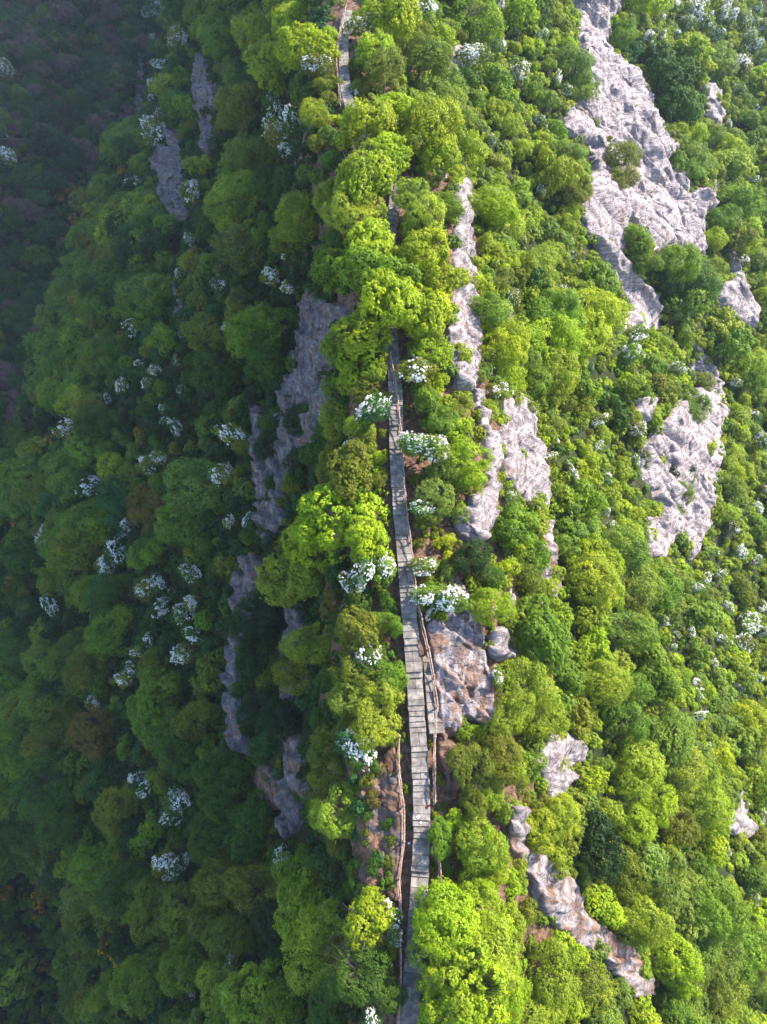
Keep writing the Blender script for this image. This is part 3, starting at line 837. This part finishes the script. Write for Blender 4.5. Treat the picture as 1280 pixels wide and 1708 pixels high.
HAND = [
 (536,603,16,'D','b'),(518,688,18,'K','b'),(560,645,14,'K','a'),(456,802,14,'K','a'),(500,792,16,'K','b'),(492,625,12,'D','a'),(535,540,13,'K','a'),(402,1010,12,'K','a'),(398,1150,13,'K','b'),(492,1120,13,'D','a'),(500,1330,14,'K','b'),(292,300,9,'K','a'),(345,190,8,'K','a'),
 (618,1300,13,'O','a'),(650,1370,12,'K','a'),(625,1440,16,'K','b'),(648,1435,11,'O','a'),(612,1360,12,'K','a'),(655,1470,10,'O','a'),
 (1010,235,10,'O','a'),(1085,330,11,'S','a'),(1105,300,10,'O','a'),(1015,410,11,'G','a'),(1165,750,10,'S','a'),(1105,760,10,'O','a'),(1180,690,11,'S','a'),(1130,850,12,'S','a'),(870,780,10,'G','a'),(800,700,9,'O','a'),
 (598,150,15,'O','b'),(594,112,13,'G','a'),(545,142,22,'O','b'),(548,62,16,'L','b'),(594,30,10,'L','a'),(540,105,16,'Y','b'),(552,168,14,'O','a'),
 (612,738,24,'O','b'),(638,722,15,'O','a'),(600,715,24,'Y','b'),(630,765,18,'L','b'),(545,725,24,'K','b'),(640,668,14,'O','b'),(572,740,22,'O','a'),(699,662,14,'S','b'),(694,802,13,'O','b'),
 (745,832,22,'O','b'),(700,905,15,'O','a'),(742,905,17,'L','b'),(762,858,20,'S','b'),(648,1010,20,'K','b'),(560,1005,26,'B','b'),(600,1005,24,'K','b'),(585,1215,24,'O','b'),(645,1225,20,'O','b'),
 (716,790,15,'O','a'),(720,700,18,'O','b'),(742,960,24,'S','b'),(716,975,18,'O','b'),(745,1000,22,'O','b'),(708,1010,12,'L','a'),(730,1030,14,'L','a'),(800,870,14,'B','b'),(560,1130,26,'K','b'),
 (640,1285,12,'B','a'),(652,1400,12,'O','a'),(620,1330,14,'B','a'),(645,1340,10,'P','a'),(615,1395,13,'O','a'),(735,1300,10,'O','a'),(760,1420,16,'B','a'),(745,1450,16,'G','a'),
 (590,640,24,'L','b'),(565,645,22,'G','b'),(700,575,20,'L','a'),(770,590,18,'L','a'),(735,640,16,'L','a'),(545,1200,26,'K','b'),(520,1250,22,'D','b'),(560,1235,26,'O','b'),  # px, py, radius px, colour, mesh set
 (455,110,46,'L','A'),(428,62,40,'Y','B'),(512,82,42,'L','A'),(505,28,42,'L','B'),(475,12,36,'Y','A'),(525,195,28,'Y','B'),
 (624,92,34,'L','A'),(640,118,36,'O','B'),(700,95,50,'S','B'),(655,30,45,'L','A'),(735,150,44,'S','B'),(690,60,32,'O','B'),(610,25,14,'L','A'),
 (612,215,48,'L','A'),(665,195,44,'L','A'),(722,215,60,'L','B'),(755,190,36,'S','B'),(640,262,44,'L','A'),(607,300,56,'L','A'),(735,265,44,'L','A'),
 (690,330,36,'Y','B'),(705,370,46,'Y','B'),(745,345,30,'G','B'),(592,360,46,'Y','B'),(618,408,44,'L','A'),(705,430,58,'L','A'),(742,472,40,'L','A'),
 (560,455,42,'G','A'),(612,462,56,'G','A'),(652,505,58,'L','A'),(708,525,54,'L','A'),(715,592,40,'L','A'),(612,560,46,'L','A'),(575,590,38,'L','A'),
 (622,622,40,'Y','B'),(568,695,38,'Y','B'),(612,655,26,'O','B'),(590,790,46,'O','A'),(632,800,34,'O','B'),(555,770,30,'O','B'),
 (700,640,16,'G','a'),(712,672,30,'G','A'),(735,705,30,'S','B'),(766,680,24,'O','B'),(782,772,46,'L','B'),(745,790,32,'S','B'),(722,832,42,'S','B'),(712,868,36,'O','A'),
 (567,868,88,'L','A'),(525,915,52,'L','A'),(612,900,48,'L','A'),(640,935,26,'L','A'),(470,962,46,'Y','A'),(520,968,40,'Y','A'),
 (535,1072,46,'Y','B'),(598,1058,44,'O','A'),(645,1040,34,'G','B'),(600,1112,40,'O','B'),(645,1125,42,'G','B'),(628,1190,58,'Y','B'),(590,1165,40,'S','B'),
 (505,1130,36,'O','B'),(560,1285,48,'O','B'),(572,1355,44,'Y','B'),(542,1320,36,'O','B'),(570,1395,30,'O','B'),
 (512,1505,62,'L','A'),(556,1575,72,'Y','B'),(612,1545,44,'L','A'),(500,1450,38,'G','B'),(435,1650,56,'Y','A'),(470,1690,44,'Y','B'),(600,1625,48,'K','B'),
 (560,1680,48,'K','B'),(640,1660,30,'K','B'),(640,1575,24,'L','A'),(650,1470,14,'G','a'),
 (745,1530,66,'L','B'),(800,1510,48,'L','B'),(815,1585,56,'Y','B'),(720,1600,46,'S','B'),(775,1650,84,'L','A'),(850,1640,44,'L','B'),(730,1700,48,'L','A'),(880,1690,40,'Y','B'),
 (755,1365,44,'L','A'),(735,1400,28,'G','B'),(798,1405,46,'Y','B'),(828,1440,30,'L','B'),(792,1340,30,'O','B'),(790,1278,42,'O','B'),(768,1215,16,'G','a'),(838,1265,42,'O','B'),
 (815,1325,30,'Y','B'),
 (835,580,52,'L','B'),(815,520,34,'G','B'),(830,470,28,'O','B'),(845,620,40,'L','B'),(925,625,48,'Y','B'),(895,640,34,'G','B'),(878,600,30,'S','B'),
 (862,885,44,'G','A'),(880,925,38,'G','A'),(820,1012,38,'L','B'),(788,930,38,'D','B'),(815,960,28,'K','B'),(905,1075,58,'G','A'),(890,1035,42,'G','A'),(935,1125,42,'G','A'),
 (872,1145,54,'Y','B'),(850,1195,42,'Y','B'),(898,1200,44,'Y','B'),(905,1382,38,'Y','B'),(935,1360,38,'Y','B'),(992,1410,52,'D','A'),(1062,1280,56,'Y','B'),(1088,1330,42,'L','B'),
 (1060,1375,40,'L','B'),(1040,1200,44,'G','B'),(1130,1380,42,'O','B'),(1085,1112,46,'G','A'),(1040,1050,44,'S','B'),(1125,128,46,'K','A'),(1130,180,40,'K','A'),(1100,100,34,'K','A'),
 (1036,262,32,'O','B'),(1042,300,28,'O','B'),(1065,405,28,'G','B'),(1072,440,28,'G','B'),(985,205,14,'G','a'),(1205,368,30,'G','B'),(1192,402,25,'L','B'),
 (1130,440,40,'G','B'),(1165,470,38,'K','B'),(1110,470,24,'T','B'),(1000,470,40,'G','A'),(960,110,36,'S','B'),(968,150,30,'G','B'),(952,262,30,'S','B'),(962,320,28,'O','B'),
 (1040,60,26,'G','B'),(1055,90,20,'T','a'),(1118,785,14,'D','a'),(1140,780,13,'D','a'),(1130,270,18,'G','a'),(1160,280,24,'G','B'),(1185,230,26,'S','B'),
 (1170,640,24,'O','B'),(1158,680,28,'G','B'),(1135,820,22,'S','B'),(1050,655,30,'G','A'),(1085,610,26,'G','A'),
 (392,345,52,'Y','B'),(395,420,44,'O','B'),(432,560,52,'G','B'),(448,615,36,'K','B'),(400,180,42,'O','B'),(462,310,38,'K','B'),(505,360,44,'Y','B'),(550,330,30,'Y','B'),(490,400,34,'O','B'),
 (350,560,36,'O','B'),(400,510,28,'O','B'),(330,820,54,'S','B'),(300,870,40,'S','B'),(270,1170,46,'G','A'),(262,1215,40,'G','A'),(300,1240,44,'K','B'),(330,1200,34,'O','B'),
 (85,1320,58,'K','B'),(110,1370,50,'K','B'),(200,1350,44,'O','B'),(160,1225,44,'B','B'),(500,700,30,'D','B'),(452,745,26,'D','B'),(430,1030,42,'D','B'),(440,1090,36,'D','B'),
 (420,1380,42,'K','B'),(380,1290,40,'K','B'),(240,1640,50,'G','B'),(310,1610,44,'G','B'),(370,1650,40,'Y','B'),(255,1120,30,'O','B'),(250,850,36,'B','B'),(195,835,34,'T','B'),
 (120,790,40,'S','B'),(360,620,40,'K','B'),(365,1470,44,'O','B'),(390,1560,40,'O','B'),(455,1530,34,'D','B'),(600,1460,26,'K','B'),(470,1195,34,'D','B'),(430,1180,30,'D','B'),
]
FLOWERS = [
 (1195,60,12),(1250,65,13),(1275,50,12),(1232,150,9),(1262,180,8),(1205,25,12),(1130,60,8),(1098,28,9),(1255,300,7),(1225,640,8),(1262,850,9),(1225,880,8),(1205,960,9),(1272,1055,11),(1190,1110,8),(1235,1150,8),(1130,1060,7),(1260,1130,9),(1095,1185,7),(1215,1420,7),(1270,1360,8),(1000,745,7),(925,735,7),(985,610,7),(820,235,8),(850,300,7),(905,60,8),(800,160,8),(938,480,7),
 (697,620,18),(702,745,22),(724,752,22),(620,686,24),(590,745,10),(568,768,7),(590,970,20),(608,950,20),(643,948,15),(702,850,19),(750,1000,20),(712,992,18),(706,945,13),(722,1020,9),
 (614,1097,16),(580,1240,24),(603,1256,18),(655,1535,13),(640,1510,12),(657,1560,12),(470,1430,15),(620,1702,20),(712,25,18),(605,45,14),(633,42,14),(530,112,14),(458,185,18),(462,225,20),(490,205,19),(480,258,12),
 (650,3,7),(790,97,18),(835,10,12),(830,78,12),(865,125,14),(733,292,11),(642,388,8),(590,155,5),
 (255,20,11),(295,68,16),(255,65,6),(268,108,8),(257,135,8),(252,165,6),(264,193,9),(258,225,17),(322,322,14),(220,305,9),(318,405,10),(12,122,13),(8,222,6),(15,265,11),
 (302,460,9),(366,475,9),(390,518,10),(388,545,9),(220,548,11),(452,465,12),(485,480,10),(425,418,6),(475,430,6),
 (112,716,12),(204,645,11),(182,667,8),(236,606,6),(247,640,9),(258,618,7),(297,605,9),(303,653,9),(272,683,6),(278,703,8),(298,717,12),(388,730,17),(372,795,15),(248,780,12),(264,768,12),
 (131,800,10),(153,812,14),(212,880,9),(202,900,9),(192,925,12),(178,945,11),(73,890,12),(384,872,10),(415,868,9),(243,982,12),(265,972,13),(273,1013,15),(319,958,14),(322,1005,12),(307,1026,13),(287,987,6),
 (88,1015,15),(252,1065,11),(237,1085,10),(322,1062,14),(308,1090,14),(220,1115,10),(205,1135,12),(213,1130,10),(155,1172,8),(230,1298,11),(243,1316,11),(298,1335,17),(290,1358,15),(276,1440,17),(300,1445,17),(280,1462,12),
 (385,1605,14),(318,1650,7),
 (1083,65,10),(1086,85,11),(1105,60,8),(1120,10,13),(1158,18,14),(1176,40,14),(1145,40,10),(1222,25,14),(1240,38,13),(1215,12,10),(1262,20,10),(1257,42,10),(1240,112,12),(1262,75,13),(1273,98,11),
 (930,133,10),(945,152,10),(862,55,6),(875,122,10),(900,205,10),(902,322,10),(873,403,8),(955,423,8),(1175,150,7),(1215,210,7),(1240,435,7),(855,500,17),(845,525,10),(785,435,6),
 (1052,590,14),(1032,548,11),(1062,556,12),(1128,617,12),(998,700,10),(1062,715,13),(1060,770,8),(950,784,12),(956,797,12),(918,765,10),(1010,800,10),(1008,855,11),(1018,875,7),(835,655,12),
 (1270,735,15),(1258,690,6),(1270,815,9),(1193,920,8),(1235,922,9),(1262,937,9),(1177,966,9),(1160,980,11),(1248,1040,14),(1242,1075,13),(1210,1070,9),(1153,1057,9),(1105,1035,9),(1123,1080,8),
 (1215,1015,8),(1270,1010,7),(900,1005,9),(852,830,9),(1163,1195,11),(1163,1145,8),(1163,1160,8),(1185,1245,6),(1255,1495,10),(829,1130,10),(1075,760,9),(770,620,5),
]
ORANGE = [(12,1490,8),(60,1520,8),(100,330,6),(130,370,6),(28,870,8),(75,1610,7),(200,1600,9),(232,720,6),(185,1575,14),(68,1495,10),(118,317,8),(205,285,6),(122,363,6),(83,733,7)]
for (px, py, r, c_, ms) in HAND:
    elong = rnd.uniform(0.84, 1.2)
    kind = 'tree' if r >= 27 else 'shrub'
    re = r * (1.17 if px < 700 else 1.04)
    if 585 < py < 1500:
        pxp = float(np.interp(py, [p[1] for p in PATH_PX], [p[0] for p in PATH_PX]))
        room = pxp - 14 - px if px < pxp else px - pxp - (16 if py < 1040 else 30)
        if room > 8: re = min(re, room * 1.05)
    place_px(kind, px, py, re, c_, ms, tall=rnd.uniform(.8, 1.0) if kind == 'tree' else .6, sx=elong, sy=1 / elong, sz=rnd.uniform(.85, 1.0))
for (px, py, r) in FLOWERS:
    lit_side = px > 640
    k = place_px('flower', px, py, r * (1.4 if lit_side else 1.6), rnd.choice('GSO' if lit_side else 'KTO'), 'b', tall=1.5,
             sx=rnd.uniform(.5, 1.4), sy=rnd.uniform(.6, 1.2), blossom=(rnd.choice(BLOS[:3]) if r > 9 else rnd.choice(BLOS)))
for (px, py, r) in ORANGE:
    place_px('orange', px, py, r * 1.5, 'B', 'b', tall=1.5, blossom=ORNG)
print('hand', len(individuals), round(time.time() - T0, 1))

# ------------------------------------------------------------------ the woods over both flanks, spread over the ground
hp = np.array([(a[2], a[3], a[4]) for a in individuals])
hf = np.array([a[1] in ('flower', 'orange') for a in individuals])
PATHLINE = np.array([(p[0], p[1]) for p in PATH_PX])
def surf_grid(cell, jitter):
    """points spread evenly over the surface itself"""
    pts = []
    y = -38.0
    while y < 330:
        ss = np.linspace(-150, 118, 2400)
        zz = terrain(xr(np.full(len(ss), y)) + ss, np.full(len(ss), y))
        arc = np.concatenate([[0], np.cumsum(np.hypot(np.diff(ss), np.diff(zz)))])
        n_ = int(arc[-1] / cell)
        a = (np.arange(n_) + rng.uniform(-jitter, jitter, n_) + 0.5) * cell
        s_ = np.interp(a, arc, ss); y_ = y + rng.uniform(-jitter, jitter, n_) * cell
        x_ = xr(y_) + s_
        pts.append(np.stack([x_, y_, terrain(x_, y_), s_], 1))
        y += cell
    return np.concatenate(pts)
def mask_rocks(px, py, rp, slack):
    bad = np.zeros(len(px), bool)
    for nm, poly, mt, lab in ROCKS:
        m_ = 0.35 if nm in ('soil', 'crestlow', 'lower') else slack
        bad |= poly_sd(px, py, poly) > -rp * m_
    return bad
def colour_field(x, y, s, n_, small=False):
    """which tint goes where: species patches, with shade painted into the small left brush"""
    a = vnoise(x / 9.0, y / 9.0 + s / 25.0, 77) * 0.55 + rng.random(n_) * 0.45
    codes = np.empty(n_, object)
    valley = s < -88
    left = (s < -2) & ~valley
    right = s >= -2
    def pick(m, tab):
        cum = np.cumsum([t[1] for t in tab]); cum = cum / cum[-1]
        aa = np.clip((a[m] - 0.12) / 0.76, 0, 0.999)
        codes[m] = [tab[int(np.searchsorted(cum, v))][0] for v in aa]
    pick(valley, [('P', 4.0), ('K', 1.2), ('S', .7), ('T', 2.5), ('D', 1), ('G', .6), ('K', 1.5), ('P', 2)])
    if small: pick(left, [('D', 3), ('K', 1.5), ('T', 1), ('D', 2), ('O', 1), ('K', 1)])  # dark tints stand in for shade in the gaps between left-hand crowns
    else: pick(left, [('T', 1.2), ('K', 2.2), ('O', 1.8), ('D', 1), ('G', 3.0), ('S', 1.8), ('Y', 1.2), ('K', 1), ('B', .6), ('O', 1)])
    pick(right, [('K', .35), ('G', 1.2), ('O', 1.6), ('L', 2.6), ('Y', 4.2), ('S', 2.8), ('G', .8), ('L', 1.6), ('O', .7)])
    return codes
def scatter(cell, rlo, rhi, tall, hand_over, slack, cover_small=False):
    Pn = surf_grid(cell, 0.42)
    n_ = len(Pn)
    r = rlo + (rhi - rlo) * rng.random(n_) ** 2.4
    r *= 1 + 0.25 * (vnoise(Pn[:, 0] / 12, Pn[:, 1] / 12, 51) - .5)
    if not cover_small: r = r * (1 + 0.28 * smooth(12, 18, Pn[:, 3]) * smooth(110, 40, Pn[:, 1]))
    _, _, d0 = project(Pn[:, :3])
    r = np.minimum(r, (50 + 8 * vnoise(Pn[:, 0], Pn[:, 1], 5)) * np.maximum(d0, 20) / FPX)
    r = np.where(np.abs(Pn[:, 3]) < 7, np.minimum(r, 1.1 if not cover_small else 0.8), r)
    top = Pn[:, :3].copy(); top[:, 2] += r * tall
    px, py, dep = project(top)
    rp = r * FPX / np.maximum(dep, 1)
    ok = (dep > 5) & (px > -160) & (px < PW + 160) & (py > -160) & (py < PH + 520)
    mr = mask_rocks(px, py, rp, slack)
    if cover_small: mr &= ~((rng.random(n_) < np.where(Pn[:, 3] < 0, 0.22, 0.08)))
    ok &= ~mr
    for k in range(len(PATHLINE)):
        if 0 <= PATHLINE[k, 1] <= 170 or 590 <= PATHLINE[k, 1] <= 1520:
            ok &= ~((np.abs(py - PATHLINE[k, 1]) < 32) & (np.abs(px - PATHLINE[k, 0]) < rp * 0.95 + 16))
    # keep the stairs, the railings and the strip beside them open
    s_ = Pn[:, 3]
    mg = smooth(70, 50, Pn[:, 1])
    ok &= ~((s_ > -0.8 - 0.8 * mg - r) & (s_ < 0.7 + 1.2 * mg + r))
    for k in range(0, len(hp), 400):
        h = hp[k:k + 400]
        d = np.hypot(px[:, None] - h[None, :, 0], py[:, None] - h[None, :, 1])
        ok &= ~(d < hand_over * h[None, :, 2] + np.where(hf[None, k:k + 400], 0.3 if cover_small else 0.75, 0.0 if cover_small else 0.35) * rp[:, None]).any(1)
    return Pn[ok], r[ok], px[ok], py[ok], rp[ok], dep[ok]
woods = scatter(2.8, 1.2, 4.9, 0.8, 0.72, 0.75)
brush = scatter(1.6, 0.55, 1.4, 0.55, 0.45, -0.2, True)
print('woods', len(woods[1]), 'brush', len(brush[1]), round(time.time() - T0, 1))

def lit_rank(px, py, rp):
    vis = (px > -rp * .6) & (px < PW + rp * .6) & (py > -rp * .6) & (py < PH + rp * .6)
    return vis
W, WR, WPX, WPY, WRP, WD = woods
wc = colour_field(W[:, 0], W[:, 1], W[:, 3], len(W))
vis = lit_rank(WPX, WPY, WRP)
n_hand_trees = sum(1 for a in individuals if a[1] == 'tree')
order = np.argsort(-np.where(vis, WRP, 0))
n_ind = 300 - n_hand_trees
chosen = set(order[:n_ind].tolist())
stuff_pts = []
for i in range(len(W)):
    c_ = wc[i]
    if i in chosen:
        tint = jit_tint(TINT[c_][0])
        big = WRP[i] > 30
        bare = c_ == 'P'
        el = rnd.uniform(.8, 1.3)
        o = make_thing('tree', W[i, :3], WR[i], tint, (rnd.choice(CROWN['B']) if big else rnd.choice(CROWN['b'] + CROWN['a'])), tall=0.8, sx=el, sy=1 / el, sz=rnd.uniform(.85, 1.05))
        individuals.append((o, 'tree', WPX[i], WPY[i], WRP[i], TINT[c_][1]))
# shrubs: the largest ones in view are individuals as well
Bp, BR, BPX, BPY, BRP, BD = brush
bc = colour_field(Bp[:, 0], Bp[:, 1], Bp[:, 3], len(Bp), True)
n_hs = sum(1 for a in individuals if a[1] == 'shrub')
# those standing free: on the crest or away from any larger crown
allt = np.concatenate([hp, np.stack([WPX, WPY, WRP], 1)])
free = np.zeros(len(Bp), bool)
cand = np.where(lit_rank(BPX, BPY, BRP))[0]
for i in cand:
    d = np.hypot(allt[:, 0] - BPX[i], allt[:, 1] - BPY[i]) - allt[:, 2] * 0.75
    free[i] = d.min() > 0
cand = cand[free[cand]]
cand = cand[np.argsort(-BRP[cand])][:300 - n_hs]
bch = set(cand.tolist())
for i in bch:
    c_ = bc[i]
    o = make_thing('shrub', Bp[i, :3], BR[i], jit_tint(TINT[c_][0]), rnd.choice(CROWN['a'] + CROWN['b']), tall=0.55)
    individuals.append((o, 'shrub', BPX[i], BPY[i], BRP[i], TINT[c_][1]))

# the rest: instanced over their points
protos = bpy.data.collections.new('foliage_sources')
psrc = CROWN['a'] + CROWN['b']
for k, m_ in enumerate(psrc):
    protos.objects.link(bpy.data.objects.new('crown_%02d' % k, m_))
protos2 = bpy.data.collections.new('shrub_sources')
for k, m_ in enumerate(CROWN['s']): protos2.objects.link(bpy.data.objects.new('bush_%02d' % k, m_))
def instancer(name, P, rad, codes, tall, coll, label, nsrc):
    n_ = len(P)
    me = bpy.data.meshes.new(name)
    V = P.copy(); V[:, 2] += rad * tall
    me.vertices.add(n_); me.vertices.foreach_set('co', V.astype(np.float32).ravel())
    sc3 = np.stack([rad * rng.uniform(.88, 1.15, n_), rad * rng.uniform(.88, 1.15, n_), rad * rng.uniform(.8, 1.05, n_)], 1)
    rot = np.stack([rng.uniform(-.2, .2, n_), rng.uniform(-.2, .2, n_), rng.uniform(0, 6.28, n_)], 1)
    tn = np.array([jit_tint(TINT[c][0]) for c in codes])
    add_attr(me, 'isc', sc3, 'FLOAT_VECTOR'); add_attr(me, 'irot', rot, 'FLOAT_VECTOR'); add_attr(me, 'tint', tn, 'FLOAT_VECTOR')
    ia = me.attributes.new('idx', 'INT', 'POINT'); ia.data.foreach_set('value', rng.integers(0, nsrc, n_).astype(np.int32))
    o = link(name, me)
    o['kind'] = 'stuff'; o['label'] = label
    ng = bpy.data.node_groups.new(name + '_nodes', 'GeometryNodeTree')
    ng.interface.new_socket('Geometry', in_out='INPUT', socket_type='NodeSocketGeometry')
    ng.interface.new_socket('Geometry', in_out='OUTPUT', socket_type='NodeSocketGeometry')
    N_ = ng.nodes; gi = N_.new('NodeGroupInput'); go = N_.new('NodeGroupOutput')
    ci = N_.new('GeometryNodeCollectionInfo'); ci.inputs[0].default_value = coll; ci.inputs['Separate Children'].default_value = True
    ci.inputs['Reset Children'].default_value = True
    ip = N_.new('GeometryNodeInstanceOnPoints'); ip.inputs['Pick Instance'].default_value = True
    def at(nm, t):
        a = N_.new('GeometryNodeInputNamedAttribute'); a.data_type = t; a.inputs[0].default_value = nm; return a.outputs[0]
    ng.links.new(gi.outputs[0], ip.inputs['Points']); ng.links.new(ci.outputs[0], ip.inputs['Instance'])
    ng.links.new(at('idx', 'INT'), ip.inputs['Instance Index'])
    er = N_.new('FunctionNodeEulerToRotation'); ng.links.new(at('irot', 'FLOAT_VECTOR'), er.inputs[0])
    ng.links.new(er.outputs[0], ip.inputs['Rotation'])
    ng.links.new(at('isc', 'FLOAT_VECTOR'), ip.inputs['Scale'])
    ng.links.new(ip.outputs[0], go.inputs[0])
    md = o.modifiers.new('spread', 'NODES'); md.node_group = ng
    return o
rest = np.array([i for i in range(len(W)) if i not in chosen], int)
instancer('woodland', W[rest, :3], WR[rest], wc[rest], 0.8, protos, 'mixed green woods covering both flanks of the ridge', len(psrc))
restb = np.array([i for i in range(len(Bp)) if i not in bch], int)
instancer('undergrowth', Bp[restb, :3], BR[restb], bc[restb], 0.45, protos2, 'low bushes filling the gaps between the trees', 5)
print('spread', round(time.time() - T0, 1))

# crest ground cover: small tufts on the reddish soil either side of the stairs
n_ = 3400
y_ = rng.uniform(-26, 110, n_); s_ = np.where(rng.random(n_) < .62, rng.uniform(0.66, 6.0, n_), -rng.uniform(0.66, 4.5, n_))
x_ = xr(y_) + s_; z_ = terrain(x_, y_)
gpx, gpy, gd = project(np.stack([x_, y_, z_ + .1], 1))
thin = vnoise(x_ / 1.6, y_ / 1.6, 91)
ok = thin > 0.48
for nm, poly, mt, lab in ROCKS:
    ok &= ~((poly_sd(gpx, gpy, poly) > 0) & (rng.random(n_) > (0.7 if mt == 'rock_brown' else 0.25 if mt == 'rock_soil' else 0.06)))
ok &= ~((s_ > .6) & (s_ < 2.2) & (y_ > L_of_py(1230) * 0 + on_ridge(690, 1232)[1]) & (y_ < on_ridge(690, 1062)[1]))
G = np.stack([x_, y_, z_], 1)[ok]
gr = rng.uniform(0.1, 0.34, ok.sum())
gc = np.array([rnd.choice('OYGBO') for _ in range(ok.sum())], object)
instancer('grass', G, gr, gc, 0.3, protos2, 'tufts of low grass and herbs on the reddish crest soil', 5)

# ------------------------------------------------------------------ the air
n = NT('haze')
pv = n.n('ShaderNodeVolumePrincipled'); pv.inputs['Density'].default_value = 0.00013; pv.inputs['Color'].default_value = (0.66, 0.83, 1.0, 1)
n.l(pv.outputs[0], n.out.inputs['Volume'])
bx = np.array([[x, y, z] for z in (-175, 56) for y in (-75, 425) for x in (-345, 345)], float)
me = new_mesh('haze', bx, [(0, 2, 3, 1), (4, 5, 7, 6), (0, 1, 5, 4), (2, 6, 7, 3), (0, 4, 6, 2), (1, 3, 7, 5)])
hz = link('haze', me, n.m); hz['kind'] = 'stuff'; hz['label'] = 'thin bluish air filling the valley'

# ------------------------------------------------------------------ labels
LAND = [(575,85,'the highest stretch of path'),(655,340,'the half-hidden path bend'),(661,620,'the top of the open stairs'),(661,760,'the upper stairs'),(675,930,'the middle stairs'),
        (715,1140,'the paved terrace'),(700,1290,'the lower stairs'),(704,1420,'the lowest open steps'),(683,1690,'the foot of the stairs'),
        (775,450,'the narrow white crest edge'),(800,800,'the broken pale ledge'),(870,750,'the pale block with a dark flake'),(785,1100,'the reddish crest rock'),(838,1070,'the small pale ledge'),
        (925,1270,'the squarish pale rock'),(930,1480,'the ragged ribbon of rock'),(1040,1590,'the lower end of the rock ribbon'),(1010,80,'the top of the big slab'),(1060,220,'the middle of the big slab'),(1120,370,'the foot of the big slab'),
        (1225,490,'the small far slab'),(1140,720,'the rough whitish face'),(1120,880,'the foot of the rough whitish face'),(1235,1360,'the small grey-pink slab'),(755,110,'the little pinkish rock'),
        (540,560,'the shaded crest cliff'),(470,760,'the lower shaded cliff'),(400,1080,'the purple-cast rock wall'),(490,1200,'the dark crevice wall'),(290,290,'the purplish rock patch'),(345,170,'the tall purplish strip'),
        (232,140,'the faint thin rock strip'),(302,525,'the thin rock sliver'),(635,1380,'the brown earth bank'),(60,450,'the dark valley'),(60,950,'the valley rim'),(200,700,'the outer shaded slope'),(120,1150,'the lower shaded slope'),
        (270,1190,'the bright round tree on the shaded slope'),(290,1345,'the dense white shrub on the shaded slope'),(285,1450,'the lowest white shrub of the shaded slope'),(100,1340,'the wide deep-green tree'),(90,1600,'the dark bottom corner'),
        (390,400,'the yellow-green trees at the edge of the shade'),(330,830,'the pale tree on the shaded slope'),(567,868,'the biggest lime-green tree'),(512,1510,'the yellow-lime tree'),(775,1640,'the large lime tree at the foot'),
        (1125,130,'the big dark green tree'),(1000,1410,'the dark evergreen'),(905,1080,'the bright green tree by the ledge'),(835,590,'the lime tree below the crest edge'),(1000,560,'the middle sunlit slope'),
        (1230,150,'the blossom-dotted upper corner'),(1210,1050,'the blossoms at the picture edge'),(1200,1600,'the bottom corner of the sunlit slope'),(1170,1180,'the white streak of blossom'),(1000,870,'the sunlit gully')]
LA_ = np.array([(a, b) for a, b, _ in LAND], float)
def size_word(rp, kind):
    if kind == 'tree': return 'large' if rp > 48 else 'medium' if rp > 32 else 'small' if rp > 24 else 'slight'
    if kind == 'shrub': return 'large' if rp > 14 else 'low' if rp > 9 else 'tiny'
    return 'broad' if rp > 16 else 'small' if rp > 10 else 'tiny'
def rel(dx, dy, d, rp):
    if d < max(18, rp * .5): return 'right by'
    ad = math.degrees(math.atan2(-dy, dx)) % 360
    w8 = ['right of', 'above and right of', 'above', 'above and left of', 'left of', 'below and left of', 'below', 'below and right of'][int(((ad + 22.5) % 360) // 45)]
    return ('just ' if d < 70 else 'well ' if d > 130 else '') + w8
props = {}
for rec in individuals:
    o, kind, px, py, rp, tn = rec
    d = np.hypot(LA_[:, 0] - px, LA_[:, 1] - py); k = int(d.argmin())
    lm = LAND[k][2]; rl = rel(px - LA_[k, 0], py - LA_[k, 1], d[k], rp)
    if kind == 'tree': s_ = f"{size_word(rp, kind)} {tn} tree {rl} {lm}"
    elif kind == 'shrub': s_ = f"{size_word(rp, kind)} {tn} shrub {rl} {lm}"
    elif kind == 'flower': s_ = f"{size_word(rp, kind)} white-blossomed shrub {rl} {lm}"
    else: s_ = f"yellow-orange flowering shrub {rl} {lm}"
    props.setdefault(s_, []).append(rec)
used_labels = set()
for s_, recs in props.items():
    recs.sort(key=lambda a: a[3])
    nn = len(recs)
    for i, rec in enumerate(recs):
        o, kind = rec[0], rec[1]
        if nn == 1: lab = s_
        elif nn == 2: lab = ('upper ' if i == 0 else 'lower ') + s_
        elif nn == 3: lab = ('top ', 'middle ', 'bottom ')[i] + s_
        else:
            od = ['highest ', 'second-highest ', 'third-highest ', 'fourth-highest ', 'fifth-highest ']; oe = ['lowest ', 'second-lowest ', 'third-lowest ', 'fourth-lowest ', 'fifth-lowest ']
            lab = (od[min(i, 4)] if i < nn / 2 else oe[min(nn - 1 - i, 4)]) + s_
        if len(lab.split()) > 14: lab = lab.replace('above and ', 'upper-').replace('below and ', 'lower-')
        if len(lab.split()) > 16: lab = lab.replace(' on the shaded slope', '')
        if lab in used_labels: lab = 'other ' + lab
        used_labels.add(lab)
        o['label'] = lab
        o['category'] = {'tree': 'tree', 'shrub': 'shrub', 'flower': 'shrub', 'orange': 'shrub'}[kind]
        side = 'the sunlit side' if rec[2] > 640 else 'the shaded side'
        o['group'] = {'tree': 'trees on ', 'shrub': 'green shrubs on ', 'flower': 'white-flowering shrubs on ', 'orange': 'orange-flowering shrubs on '}[kind] + side + ' of the ridge'
print('individuals', len(individuals), 'labels', len(props), round(time.time() - T0, 1))
